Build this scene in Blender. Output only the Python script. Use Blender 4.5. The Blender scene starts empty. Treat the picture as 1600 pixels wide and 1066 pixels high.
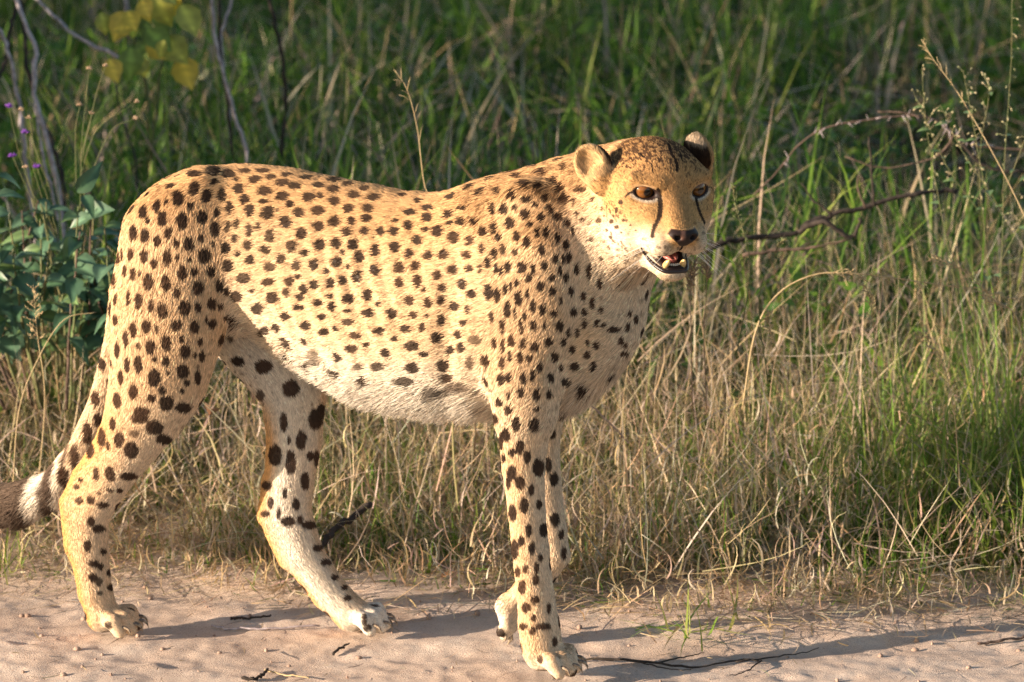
import bpy, math, random
import numpy as np
from mathutils import Vector, Matrix
from mathutils.bvhtree import BVHTree

random.seed(7)
rng = np.random.default_rng(11)
sc = bpy.context.scene
COL = sc.collection

# ------------------------------------------------------------------ camera, light, exposure
CAM_H, CAM_PITCH, FPX = 2.0, math.radians(13.0), 7200.0      # FPX: focal length in pixels of a 1600 px wide picture
cam_data = bpy.data.cameras.new("camera")
cam = bpy.data.objects.new("camera", cam_data)
COL.objects.link(cam)
cam.location = (0, 0, CAM_H)
cam.rotation_euler = (math.pi / 2 - CAM_PITCH, 0, 0)
cam_data.sensor_width = 36.0
cam_data.lens = 36.0 * FPX / 1600.0
cam_data.clip_end = 500
cam_data.clip_start = 0.1
cam_data.dof.use_dof = True
cam_data.dof.focus_distance = 6.62
cam_data.dof.aperture_fstop = 7.0
sc.camera = cam

SUN_EL, SUN_AZ = math.radians(11.5), math.radians(20)          # SUN_AZ: from -X towards the camera
to_sun = Vector((-math.cos(SUN_AZ) * math.cos(SUN_EL), -math.sin(SUN_AZ) * math.cos(SUN_EL), math.sin(SUN_EL)))
sun_data = bpy.data.lights.new("sun", 'SUN')
sun_data.energy = 5.0
sun_data.angle = math.radians(0.53)
sun_data.color = (1.0, 0.80, 0.61)
sun = bpy.data.objects.new("sun", sun_data)
sun.rotation_euler = to_sun.to_track_quat('Z', 'Y').to_euler()
sun.location = (-8, -3, 6)
COL.objects.link(sun)

world = bpy.data.worlds.new("World")
sc.world = world
world.use_nodes = True
wn = world.node_tree.nodes
bg = wn.get("Background") or wn.new("ShaderNodeBackground")
sky = wn.new("ShaderNodeTexSky")
sky.sky_type = 'NISHITA'
sky.sun_disc = False
sky.sun_elevation = SUN_EL
sky.sun_rotation = math.atan2(to_sun.x, to_sun.y)
world.node_tree.links.new(sky.outputs[0], bg.inputs[0])
bg.inputs[1].default_value = 0.085
wo = wn.get("World Output") or wn.new("ShaderNodeOutputWorld")
world.node_tree.links.new(bg.outputs[0], wo.inputs[0])

sc.view_settings.view_transform = 'Standard'
sc.view_settings.look = 'None'
sc.view_settings.exposure = 1.3
sc.view_settings.gamma = 1.0
sc.view_settings.use_curve_mapping = False
sc.render.engine = 'CYCLES'
sc.cycles.use_denoising = True
sc.cycles.denoising_input_passes = 'RGB_ALBEDO_NORMAL'
sc.cycles.denoising_prefilter = 'NONE'
sc.cycles.use_adaptive_sampling = False
sc.cycles.sample_clamp_indirect = 4.0
sc.cycles.max_bounces = 6
sc.cycles.transparent_max_bounces = 8
sc.cycles_curves.shape = 'RIBBONS'
sc.cycles_curves.subdivisions = 2

# ------------------------------------------------------------------ helpers
_F = np.array([0, math.cos(CAM_PITCH), -math.sin(CAM_PITCH)])
_U = np.array([0, math.sin(CAM_PITCH), math.cos(CAM_PITCH)])
_R = np.array([1.0, 0, 0])
CAMP = np.array([0, 0, CAM_H])


def at(px, py, Y):
    """world point seen at (px, py) of the 1600x1066 picture, at distance Y along the ground"""
    d = _F + (px - 800) / FPX * _R + (533 - py) / FPX * _U
    return CAMP + d * (Y / d[1])


def on_ground(px, py, z=0.0):
    d = _F + (px - 800) / FPX * _R + (533 - py) / FPX * _U
    return CAMP + d * ((z - CAM_H) / d[2])


def tag(o, label=None, cat=None, group=None, kind=None):
    if label: o['label'] = label
    if cat: o['category'] = cat
    if group: o['group'] = group
    if kind: o['kind'] = kind
    return o


def empty(name, loc=(0, 0, 0), parent=None):
    o = bpy.data.objects.new(name, None)
    o.empty_display_size = 0.05
    o.location = loc
    COL.objects.link(o)
    if parent: o.parent = parent
    return o


def mesh_obj(name, V, Fc, mat, parent=None, smooth=True, loc=(0, 0, 0), cols=None):
    """V (n,3) array; Fc list of faces or (m,3|4) array; one mesh object"""
    V = np.asarray(V, dtype=np.float64) - np.asarray(loc, dtype=np.float64)
    me = bpy.data.meshes.new(name)
    if isinstance(Fc, np.ndarray) and Fc.ndim == 2:
        n, k = Fc.shape
        me.vertices.add(len(V)); me.vertices.foreach_set('co', V.astype(np.float32).ravel())
        me.loops.add(n * k); me.loops.foreach_set('vertex_index', Fc.astype(np.int32).ravel())
        me.polygons.add(n)
        me.polygons.foreach_set('loop_start', np.arange(0, n * k, k, dtype=np.int32))
        me.polygons.foreach_set('loop_total', np.full(n, k, dtype=np.int32))
        me.update(calc_edges=True)
        me.validate()
    else:
        me.from_pydata([tuple(v) for v in V], [], [tuple(int(i) for i in f) for f in Fc])
        me.update()
    if smooth:
        me.polygons.foreach_set('use_smooth', np.ones(len(me.polygons), dtype=bool))
    if cols is not None:
        a = me.color_attributes.new('col', 'FLOAT_COLOR', 'POINT')
        c4 = np.ones((len(V), 4), dtype=np.float32); c4[:, :3] = cols
        a.data.foreach_set('color', c4.ravel())
    if mat: me.materials.append(mat)
    o = bpy.data.objects.new(name, me)
    o.location = loc
    COL.objects.link(o)
    if parent:
        o.parent = parent
        o.location = Vector(loc) - parent.location
    return o


def new_mat(name):
    m = bpy.data.materials.new(name)
    m.use_nodes = True
    nt = m.node_tree
    return m, nt, nt.nodes['Principled BSDF']


def col_mat(name, col, rough=0.6, noise=None, spec=0.3, bump=0.0, scale=60.0):
    m, nt, b = new_mat(name)
    b.inputs['Roughness'].default_value = rough
    b.inputs['Specular IOR Level'].default_value = spec
    if noise:
        n = nt.nodes.new('ShaderNodeTexNoise'); n.inputs['Scale'].default_value = scale; n.inputs['Detail'].default_value = 6
        co = nt.nodes.new('ShaderNodeTexCoord'); nt.links.new(co.outputs['Object'], n.inputs['Vector'])
        r = nt.nodes.new('ShaderNodeMix'); r.data_type = 'RGBA'
        r.inputs[6].default_value = (*col, 1); r.inputs[7].default_value = (*noise, 1)
        mr = nt.nodes.new('ShaderNodeMapRange'); mr.inputs[1].default_value = .35; mr.inputs[2].default_value = .65
        nt.links.new(n.outputs['Fac'], mr.inputs[0]); nt.links.new(mr.outputs[0], r.inputs[0])
        nt.links.new(r.outputs[2], b.inputs['Base Color'])
        if bump:
            bp = nt.nodes.new('ShaderNodeBump'); bp.inputs['Strength'].default_value = 1; bp.inputs['Distance'].default_value = bump
            nt.links.new(n.outputs['Fac'], bp.inputs['Height']); nt.links.new(bp.outputs[0], b.inputs['Normal'])
    else:
        b.inputs['Base Color'].default_value = (*col, 1)
    return m


def leaf_mat(name, trans=0.35, rough=0.55, spec=0.35):
    """blade and leaf surfaces: colour attribute 'col', part of the light goes through"""
    m, nt, b = new_mat(name)
    a = nt.nodes.new('ShaderNodeAttribute'); a.attribute_name = 'col'
    b.inputs['Roughness'].default_value = rough
    b.inputs['Specular IOR Level'].default_value = spec
    nt.links.new(a.outputs['Color'], b.inputs['Base Color'])
    t = nt.nodes.new('ShaderNodeBsdfTranslucent')
    nt.links.new(a.outputs['Color'], t.inputs['Color'])
    mx = nt.nodes.new('ShaderNodeMixShader'); mx.inputs[0].default_value = trans
    nt.links.new(b.outputs[0], mx.inputs[1]); nt.links.new(t.outputs[0], mx.inputs[2])
    nt.links.new(mx.outputs[0], nt.nodes['Material Output'].inputs[0])
    return m


def vnoise(P, scale, seed=0):
    """smooth value noise in 0..1 on (n,2|3) points"""
    P = np.asarray(P, dtype=np.float64) * scale
    if P.shape[1] == 2: P = np.c_[P, np.zeros(len(P))]
    i = np.floor(P).astype(np.int64); f = P - i; f = f * f * (3 - 2 * f)
    out = np.zeros(len(P))
    for dx in (0, 1):
        for dy in (0, 1):
            for dz in (0, 1):
                h = (i[:, 0] + dx) * 374761393 + (i[:, 1] + dy) * 668265263 + (i[:, 2] + dz) * 2147483647 + seed * 974634777
                h = (h ^ (h >> 13)) * 1274126177
                h = (h ^ (h >> 16)) & 0xFFFF
                w = (f[:, 0] if dx else 1 - f[:, 0]) * (f[:, 1] if dy else 1 - f[:, 1]) * (f[:, 2] if dz else 1 - f[:, 2])
                out += w * h / 65535.0
    return out


def tube(pts, rads, n=6, cap=True):
    """vertices and faces of a tube through pts"""
    pts = np.asarray(pts, float); rads = np.asarray(rads, float)
    if rads.ndim == 0: rads = np.full(len(pts), float(rads))
    T = np.gradient(pts, axis=0); T /= np.linalg.norm(T, axis=1)[:, None] + 1e-12
    ref = np.array([0.13, 0.21, 0.97]);
    if abs(T[0] @ ref) > .9: ref = np.array([1.0, 0.1, 0])
    a = np.cross(T[0], ref); a /= np.linalg.norm(a)
    V = []
    for k in range(len(pts)):
        a = a - T[k] * (a @ T[k]); a /= np.linalg.norm(a); b = np.cross(T[k], a)
        for q in range(n):
            an = 2 * math.pi * q / n
            V.append(pts[k] + rads[k] * (math.cos(an) * a + math.sin(an) * b))
    Fc = []
    for k in range(len(pts) - 1):
        for q in range(n):
            q2 = (q + 1) % n
            Fc.append((k * n + q, k * n + q2, (k + 1) * n + q2, (k + 1) * n + q))
    if cap:
        Fc.append(tuple(range(n))[::-1]); Fc.append(tuple((len(pts) - 1) * n + q for q in range(n)))
    return np.array(V), Fc


def spline(P, n):
    """Catmull-Rom resample of a list of points"""
    P = np.asarray(P, float)
    Q = np.vstack([2 * P[0] - P[1], P, 2 * P[-1] - P[-2]])
    out = []
    m = len(P) - 1
    for s in np.linspace(0, m, n):
        i = min(int(s), m - 1); t = s - i
        a, b, c, d = Q[i], Q[i + 1], Q[i + 2], Q[i + 3]
        out.append(.5 * (2 * b + (c - a) * t + (2 * a - 5 * b + 4 * c - d) * t * t + (3 * b - a - 3 * c + d) * t ** 3))
    return np.array(out)


class Geo:
    """collects pieces into one mesh"""
    def __init__(s): s.V, s.F, s.C, s.n = [], [], [], 0
    def add(s, V, F, col=None):
        V = np.asarray(V, float)
        s.V.append(V); s.F += [tuple(i + s.n for i in f) for f in F]; s.n += len(V)
        if col is not None:
            c = np.asarray(col, float); s.C.append(np.tile(c, (len(V), 1)) if c.ndim == 1 else c)
    def tube(s, pts, r, n=6, col=None): s.add(*tube(pts, r, n), col)
    def build(s, name, mat, parent=None, loc=(0, 0, 0), smooth=True):
        return mesh_obj(name, np.vstack(s.V), s.F, mat, parent, smooth, loc, np.vstack(s.C) if s.C else None)
# ================================================================== the track and the soil
EDGE_PX = [(-400, 905), (0, 912), (300, 925), (620, 945), (900, 955), (1080, 985), (1250, 975), (1450, 968), (1600, 964), (2000, 958)]
EDGE = np.array([on_ground(*e)[:2] for e in EDGE_PX])
def edge_y(x): return np.interp(x, EDGE[:, 0], EDGE[:, 1]) + .03 * (vnoise(np.c_[x, x * 0], 6, 2) - .5)

def sand_z(X, Y):
    P = np.c_[X, Y]
    z = .022 * (vnoise(P * np.array([.6, 2.2]), 2.2, 61) - .5)
    z += .007 * (vnoise(P * np.array([.5, 1.8]), 6, 62) - .5)
    r = vnoise(P * np.array([.75, 1.2]), 15, 63)
    z += .006 * (r - .5)
    z += .0034 * (vnoise(P, 38, 64) - .5) + .0034 * (vnoise(P, 85, 65) - .5)
    # shallow wheel ruts along the track
    for yy, a in ((6.62, .010), (6.40, .014), (6.05, .018)):
        z -= a * np.exp(-((Y - yy - .05 * np.sin(X * 1.3)) / .035) ** 2) * (.4 + .8 * vnoise(P, 1.7, 66))
    # trodden prints
    for i in range(260):
        pass
    f = np.clip((Y - edge_y(X)) / .12, 0, 1)
    z = z * (1 - .5 * f) + f * .02 * vnoise(P, 9, 67)
    return z * .72 - .010
gx = np.linspace(-2.6, 2.6, 760); gy = np.linspace(5.3, 7.5, 340)
GX, GY = np.meshgrid(gx, gy, indexing='ij')
GZ = sand_z(GX.ravel(), GY.ravel())
prng = np.random.default_rng(5)
pc = np.c_[prng.uniform(-2, 2, 420), prng.uniform(5.6, 6.9, 420)]
for (x0, y0) in pc:                                      # trodden prints: small dents with a raised rim
    a = prng.uniform(.014, .030); m = np.where((np.abs(GX.ravel() - x0) < .09) & (np.abs(GY.ravel() - y0) < .09))[0]
    d = np.hypot((GX.ravel()[m] - x0), (GY.ravel()[m] - y0) * 1.3) / a
    GZ[m] += .32 * (-.007 * np.exp(-d ** 2 * 1.2) + .0035 * np.exp(-((d - 1.5) / .5) ** 2)) * prng.uniform(.5, 1.2)
PADS = np.array([to_world(p[0]) for p in CLAWS]) if 'CLAWS' in globals() else None
def track_mat():
    m, nt, b = new_mat("track_sand")
    L, N = nt.links, nt.nodes
    co = N.new('ShaderNodeTexCoord')
    def noise(sc_, det=6, rough=.6):
        n = N.new('ShaderNodeTexNoise'); n.inputs['Scale'].default_value = sc_; n.inputs['Detail'].default_value = det; n.inputs['Roughness'].default_value = rough
        L.new(co.outputs['Object'], n.inputs['Vector']); return n
    def ramp(n, stops):
        r = N.new('ShaderNodeValToRGB'); el = r.color_ramp.elements
        el[0].position, el[0].color = stops[0][0], (*stops[0][1], 1); el[1].position, el[1].color = stops[-1][0], (*stops[-1][1], 1)
        for p, c in stops[1:-1]:
            e = el.new(p); e.color = (*c, 1)
        L.new(n.outputs['Fac'], r.inputs[0]); return r
    r1 = ramp(noise(7), [(.3, (.44, .34, .27)), (.5, (.57, .455, .37)), (.7, (.66, .55, .46))])
    r2 = ramp(noise(320, 3), [(.32, (.30, .24, .21)), (.46, (.5, .5, .5)), (.62, (.60, .56, .54))])
    mx = N.new('ShaderNodeMix'); mx.data_type = 'RGBA'; mx.blend_type = 'OVERLAY'; mx.inputs[0].default_value = .55
    L.new(r1.outputs[0], mx.inputs[6]); L.new(r2.outputs[0], mx.inputs[7])
    L.new(mx.outputs[2], b.inputs['Base Color'])
    b.inputs['Roughness'].default_value = .9; b.inputs['Specular IOR Level'].default_value = .15
    n3 = noise(420, 4, .7); bp_ = N.new('ShaderNodeBump'); bp_.inputs['Strength'].default_value = .9; bp_.inputs['Distance'].default_value = .0022
    L.new(n3.outputs['Fac'], bp_.inputs['Height']); L.new(bp_.outputs[0], b.inputs['Normal'])
    return m
nx_, ny_ = GX.shape
ii = np.arange(nx_ * ny_).reshape(nx_, ny_)
q = np.stack([ii[:-1, :-1], ii[1:, :-1], ii[1:, 1:], ii[:-1, 1:]], -1).reshape(-1, 4)
tag(mesh_obj("sandy_track", np.c_[GX.ravel(), GY.ravel(), GZ], q, track_mat()), "pale pinkish sandy track with low ruts and prints", None, None, 'structure')
soil = col_mat("soil", (.11, .075, .05), .95, (.05, .036, .024), .1, .01, 12)
gq = []
xs = np.array([-300, -60, -15, -6, -2.55, 2.55, 6, 15, 60, 300.]); ys = np.array([-40, 0, 5.32, 7.4, 9, 11, 14, 20, 60, 300.])
VX, VY = np.meshgrid(xs, ys, indexing='ij'); jj = np.arange(VX.size).reshape(VX.shape)
gq = np.stack([jj[:-1, :-1], jj[1:, :-1], jj[1:, 1:], jj[:-1, 1:]], -1).reshape(-1, 4)
tag(mesh_obj("ground", np.c_[VX.ravel(), VY.ravel(), np.full(VX.size, -.045)], gq, soil), "bare dark earth under the grass", None, None, 'structure')

# ================================================================== grass
grass_m = leaf_mat("grass_blade", .42, .5, .3)
STRAW = np.array([[.60, .47, .27], [.50, .37, .20], [.70, .58, .37], [.36, .25, .14], [.56, .41, .29], [.48, .38, .31], [.66, .58, .45]])
GREEN = np.array([[.13, .25, .03], [.095, .20, .025], [.19, .31, .045], [.07, .15, .025], [.24, .32, .06]])
OLIVE = np.array([[.25, .25, .09], [.33, .31, .13], [.20, .21, .07]])
DARKG = np.array([[.05, .12, .02], [.075, .165, .024], [.105, .21, .03], [.035, .085, .018]])

def blades(base, length, width, th0, bend, az, colr, K=5, kink=0.0, twist=.6, tipdark=.0, seed=0):
    """grass blades as tapered strips; base (n,3)"""
    n = len(base); r = np.random.default_rng(seed + 100)
    t = np.linspace(0, 1, K)
    ang = th0[:, None] + bend[:, None] * t[None] ** 1.4
    if kink > 0:
        kk = (r.random(n) < kink)[:, None]; tk = r.uniform(.3, .8, n)[:, None]
        ang = ang + kk * (t[None] > tk) * r.uniform(.6, 2.2, n)[:, None]
    az_t = az[:, None] + (r.normal(0, .35, n)[:, None]) * t[None] * 1.5
    step = length[:, None] / (K - 1)
    d = np.stack([np.sin(ang) * np.cos(az_t), np.sin(ang) * np.sin(az_t), np.cos(ang)], -1)
    P = np.zeros((n, K, 3)); P[:, 0] = base
    P[:, 1:] = base[:, None] + np.cumsum(d[:, :-1] * step[:, :, None], 1)
    P[:, :, 2] = np.maximum(P[:, :, 2], base[:, None, 2] * 0 - .005 + .012 * r.random(n)[:, None])
    sa = az + math.pi / 2 + r.normal(0, twist, n)
    S = np.stack([np.cos(sa), np.sin(sa), r.normal(0, .25, n)], -1); S /= np.linalg.norm(S, axis=1)[:, None]
    w = width[:, None] * np.array([.75, 1.0, .85, .55, .0][:K] if K == 5 else np.r_[.8, np.linspace(1, 0, K - 1)])[None]
    Lf = P[:, :-1] - S[:, None] * w[:, :-1, None] * .5; Rt = P[:, :-1] + S[:, None] * w[:, :-1, None] * .5
    V = np.concatenate([np.stack([Lf, Rt], 2).reshape(n, -1, 3), P[:, -1:]], 1)          # 2(K-1)+1 per blade
    m = 2 * (K - 1) + 1
    F = []
    for k in range(K - 2): F += [(2 * k, 2 * k + 1, 2 * k + 3), (2 * k, 2 * k + 3, 2 * k + 2)]
    F.append((2 * K - 4, 2 * K - 3, 2 * K - 2))
    F = (np.array(F)[None] + (np.arange(n) * m)[:, None, None]).reshape(-1, 3)
    C = np.repeat(colr[:, None], m, 1)
    return V.reshape(-1, 3), F, C.reshape(-1, 3)

def pick(pal, n, r, sd=.12):
    return pal[r.integers(0, len(pal), n)] * r.normal(1, sd, (n, 1)).clip(.6, 1.5) * r.normal(1, .05, (n, 3))

class Meadow:
    def __init__(s): s.V, s.F, s.C, s.n = [], [], [], 0
    def add(s, V, F, C): s.V.append(V); s.F.append(F + s.n); s.C.append(C); s.n += len(V)
    def build(s, name, label):
        o = mesh_obj(name, np.vstack(s.V), np.vstack(s.F), grass_m, None, True, (0, 0, 0), np.vstack(s.C))
        return tag(o, label, None, None, 'stuff')

def scatter(n, y0, y1, r, xmul=1.0, xpad=.55):
    """points over the strip the camera sees between y0 and y1, with some margin either side"""
    Y = y0 + (y1 - y0) * r.random(n)
    X = (r.random(n) * 2 - 1) * (Y * 800 / FPX * xmul + xpad)
    return X, Y

r = np.random.default_rng(21)
# --- short dry tangle next to the track
near = Meadow()
def clumpy(X, Y, scale, seed, lo=.35):
    return vnoise(np.c_[X, Y], scale, seed) > lo
n = 44000
X, Y = scatter(n, 6.72, 8.1, r)
d = Y - edge_y(X) + .05 * (vnoise(np.c_[X, Y], 12, 71) - .5)
keep = (d > 0) & (r.random(n) < np.clip(d / .22, .05, 1)) & (vnoise(np.c_[X, Y], 9, 72) > .30)
X, Y, d = X[keep], Y[keep], d[keep]; n = len(X)
tall = .45 + .9 * vnoise(np.c_[X, Y], 5, 73)
L = (.032 + .135 * np.clip(d / .45, 0, 1)) * tall * r.uniform(.5, 1.5, n)
gmix = np.clip(.42 + .45 * (vnoise(np.c_[X, Y], 4.5, 74) - .42) + .30 * np.clip(X, 0, 1) + .12 * np.clip(d - .4, 0, 1), .03, .75)
c = pick(STRAW, n, r); g = r.random(n) < gmix; c[g] = pick(np.vstack([OLIVE, GREEN[:3]]), g.sum(), r)
az = r.uniform(0, 2 * math.pi, n)
near.add(*blades(np.c_[X, Y, np.full(n, -.02)], L, r.uniform(.0020, .0050, n), np.abs(r.normal(0, .85, n)), r.normal(.9, 1.1, n), az, c, 6, .36, seed=1))
# flat straw and litter along the edge
n = 17000
X, Y = scatter(n, 6.62, 7.7, r)
d = Y - edge_y(X)
keep = (d > -.13) & (r.random(n) < np.clip((d + .13) / .2, .03, 1)) & (vnoise(np.c_[X, Y], 8, 75) > .3)
X, Y = X[keep], Y[keep]; n = len(X)
near.add(*blades(np.c_[X, Y, sand_z(X, Y) + .004 + .02 * r.random(n)], r.uniform(.02, .11, n), r.uniform(.001, .003, n), r.normal(1.45, .15, n), r.normal(.1, .3, n), r.uniform(0, 6.28, n), pick(STRAW, n, r), 5, .15, seed=2))
n = 900
X, Y = scatter(n, 5.9, 6.85, r)
near.add(*blades(np.c_[X, Y, sand_z(X, Y) + .005], r.uniform(.008, .045, n), r.uniform(.0008, .0024, n), r.normal(1.5, .06, n), r.normal(0, .25, n), r.uniform(0, 6.28, n), pick(np.vstack([STRAW, STRAW * .4]), n, r, .25), 5, .1, seed=12))
near.build("dry_grass", "tangled straw coloured dry grass along the edge of the track")
# --- taller mixed grass behind
mid = Meadow()
n = 25000
X, Y = scatter(n, 7.05, 8.8, r)
d = Y - edge_y(X)
pat = vnoise(np.c_[X, Y], 3.2, 76)
keep = (d > .2) & (vnoise(np.c_[X, Y], 7, 77) > .34) & (r.random(n) < .45 + .55 * np.clip(X + .3, 0, 1))
X, Y, d, pat = X[keep], Y[keep], d[keep], pat[keep]; n = len(X)
L = (.105 + .19 * np.clip((d - .1) / .7, 0, 1)) * (.55 + .6 * pat) * r.uniform(.5, 1.35, n) * (1 + .25 * np.clip(X, 0, .8)) * np.where((X < -.42) & (Y < 7.75), .62, 1)
gm = np.clip(.40 + .65 * np.clip((Y - 7.35) / 1.0, 0, 1) + .65 * np.clip(X - .10, 0, 1) + .4 * (pat - .5), .05, .92)
c = pick(STRAW, n, r); g = r.random(n) < gm; c[g] = pick(np.vstack([GREEN, OLIVE[:1]]), g.sum(), r)
mid.add(*blades(np.c_[X, Y, np.full(n, -.03)], L, np.where(g, r.uniform(.0036, .0080, n), r.uniform(.0020, .0042, n)), np.abs(r.normal(0, .75, n)), r.normal(.95, 1.0, n), r.uniform(0, 6.28, n), c, 6, .32, seed=3))
# lodged straw lying across, and small curls
n = 8000
X, Y = scatter(n, 6.85, 8.6, r); d = Y - edge_y(X); keep = d > .12; X, Y, d = X[keep], Y[keep], d[keep]; n = len(X)
mid.add(*blades(np.c_[X, Y, r.uniform(.0, .24, n) * np.clip(d / .6, .15, 1)], r.uniform(.08, .30, n), r.uniform(.0016, .0034, n), r.uniform(.5, 1.6, n), r.normal(.2, .7, n), r.uniform(0, 6.28, n), pick(STRAW, n, r, .2), 6, .3, seed=8))
n = 7500
X, Y = scatter(n, 6.75, 8.2, r); d = Y - edge_y(X); keep = d > .03; X, Y, d = X[keep], Y[keep], d[keep]; n = len(X)
mid.add(*blades(np.c_[X, Y, r.uniform(.01, .20, n) * np.clip(d / .5, .1, 1)], r.uniform(.04, .10, n), r.uniform(.0018, .0040, n), r.uniform(0, 1.5, n), r.choice([-1, 1], n) * r.uniform(1.5, 4.0, n), r.uniform(0, 6.28, n), pick(STRAW, n, r, .2), 8, .1, seed=9))
# thin upright seed stems
n = 3200
X, Y = scatter(n, 7.15, 8.8, r); d = Y - edge_y(X); keep = (d > .3) & (r.random(n) < .35 + .5 * (X > -.1)); X, Y = X[keep], Y[keep]; n = len(X)
Ls = r.uniform(.22, .46, n)
c = pick(np.vstack([STRAW, OLIVE]), n, r)
mid.add(*blades(np.c_[X, Y, np.full(n, -.02)], Ls, r.uniform(.0011, .0018, n), np.abs(r.normal(0, .22, n)), r.normal(.25, .25, n), r.uniform(0, 6.28, n), c, 5, .0, seed=4))
mid.build("mixed_grass", "knee high mix of green and straw coloured grass behind the dry edge")
# --- broad green grass in the shade beyond
far = Meadow()
n = 46000
X, Y = scatter(n, 7.9, 14.2, r, 1.0, 1.9)
pat = vnoise(np.c_[X, Y], 1.6, 78)
keep = (vnoise(np.c_[X, Y], 3.0, 79) > .36)
X, Y, pat = X[keep], Y[keep], pat[keep]; n = len(X)
L = (.22 + .30 * pat) * r.uniform(.55, 1.4, n)
c = pick(DARKG, n, r); lite = r.random(n) < (.28 + .5 * (pat > .5)); c[lite] = pick(GREEN, lite.sum(), r)
dry = r.random(n) < .08 + .12 * (vnoise(np.c_[X, Y], 1.1, 80) > .55); c[dry] = pick(STRAW, dry.sum(), r) * .9
far.add(*blades(np.c_[X, Y, np.full(n, -.04)], L, r.uniform(.006, .016, n), np.abs(r.normal(0, .58, n)), r.normal(1.0, .8, n), r.uniform(0, 6.28, n), c, 6, .20, seed=5))
# low broad leaved weeds and fallen straw between the grass
n = 15000
X, Y = scatter(n, 7.7, 13.5, r, 1.0, .9); keep = vnoise(np.c_[X, Y], 1.9, 81) > .52; X, Y = X[keep], Y[keep]; n = len(X)
far.add(*blades(np.c_[X, Y, r.uniform(.02, .32, n) * vnoise(np.c_[X, Y], 1.9, 81)], r.uniform(.03, .075, n), r.uniform(.015, .034, n), r.normal(1.2, .35, n), r.normal(.3, .4, n), r.uniform(0, 6.28, n), pick(np.vstack([DARKG, GREEN[1:3]]), n, r), 6, 0, .9, seed=6))
n = 5000
X, Y = scatter(n, 7.7, 13.5, r, 1.0, .9)
far.add(*blades(np.c_[X, Y, r.uniform(.02, .30, n)], r.uniform(.10, .40, n), r.uniform(.002, .006, n), r.normal(1.3, .35, n), r.normal(.2, .5, n), r.uniform(0, 6.28, n), pick(STRAW, n, r) * .62, 6, .3, seed=7))
far.build("green_grass", "tall broad bladed green grass filling the shaded background")
# ================================================================== cheetah
YAW = math.radians(18.0)
BU = np.array([math.cos(YAW), -math.sin(YAW), 0.0])     # along the body, towards the head
BL = np.array([math.sin(YAW), math.cos(YAW), 0.0])      # across the body, away from the camera
BV = np.array([0, 0, 1.0])
def y_mid(px): return 6.76 - (px - 260) * (0.184 / 590)
BO = at(560, 450, y_mid(560))
BM = np.array([BU, BL, BV])
def to_body(P): return (np.asarray(P) - BO) @ BM.T
def to_world(Q): return np.asarray(Q) @ BM + BO
def bp(px, py, lat=0.0):
    """body-frame point seen at (px, py), lat metres across from the middle plane"""
    Y = y_mid(px)
    for _ in range(6):
        P = at(px, py, Y); q = to_body(P); Y -= (q[1] - lat) / BL[1] * 0.95
    return to_body(at(px, py, Y))
MPP = 1 / 1067.0                                         # metres per picture pixel at the animal

PR = []                                                  # primitives: (group, a, b, ra, rb, ka, kb)
def chain(group, st, lat=None, k=1.0):
    """st: (px, py, r_px[, lat[, k]])"""
    L = []
    for s in st:
        la = s[3] if len(s) > 3 else lat; kk = s[4] if len(s) > 4 else k
        L.append((bp(s[0], s[1], la), s[2] * MPP, kk))
    if len(L) == 1: L = L * 2
    for A, B in zip(L[:-1], L[1:]):
        PR.append((group, A[0], B[0], A[1], B[1], A[2], B[2]))
def torso(st):
    L = []
    for px, t, b, hw in st:
        a, c = bp(px, t + 7), bp(px, b - 3); r = (a[2] - c[2]) / 2
        L.append(((a + c) / 2, r, r / hw))
    for A, B in zip(L[:-1], L[1:]):
        PR.append(('torso', A[0], B[0], A[1], B[1], A[2], B[2]))

torso([(308, 264, 490, .088), (380, 259, 504, .086), (450, 266, 526, .086), (530, 282, 578, .094), (610, 299, 622, .104),
       (690, 309, 634, .110), (760, 308, 634, .113), (815, 302, 632, .115), (846, 345, 634, .102)])
chain('neck', [(835, 415, 140, 0, 1.38), (912, 362, 116, 0, 1.30), (962, 322, 92, 0, 1.15), (985, 305, 74, 0, 1.05)])
chain('neck', [(925, 470, 74, 0, 1.2), (968, 405, 54, 0, 1.1)])
# muscles
chain('shoulder', [(832, 330, 48, -.066, 1.8), (842, 400, 50, -.092, 1.7), (832, 470, 64, -.093, 1.7), (815, 570, 56, -.088, 1.35), (822, 640, 47, -.082, 1.15)])
chain('shoulder', [(838, 352, 62, .072, 2.0), (850, 480, 62, .088, 1.7), (850, 590, 50, .085, 1.4)])
chain('pelvis', [(318, 292, 26, -.045, 1), (236, 360, 34, -.045, 1)])
chain('pelvis', [(318, 292, 26, .045, 1), (236, 360, 34, .045, 1)])
# near hind leg
chain('nhind', [(285, 385, 88, -.062, 1.55), (262, 495, 92, -.075, 1.55), (244, 588, 76, -.082, 1.4), (207, 680, 52, -.082, 1.3),
                (165, 752, 37, -.080, 1.25), (138, 806, 33, -.080, 1.2), (140, 868, 30, -.080, 1.1), (149, 925, 27, -.080, 1.05), (160, 960, 25, -.080, 1)])
chain('nhind_edge', [(175, 690, 20, -.082, 1), (130, 745, 17, -.080, 1), (110, 785, 16, -.080, 1), (118, 850, 17, -.080, 1)])
chain('knee', [(300, 520, 44, -.072, 1.6), (282, 600, 34, -.080, 1.3), (255, 655, 28, -.080, 1.2)])
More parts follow.
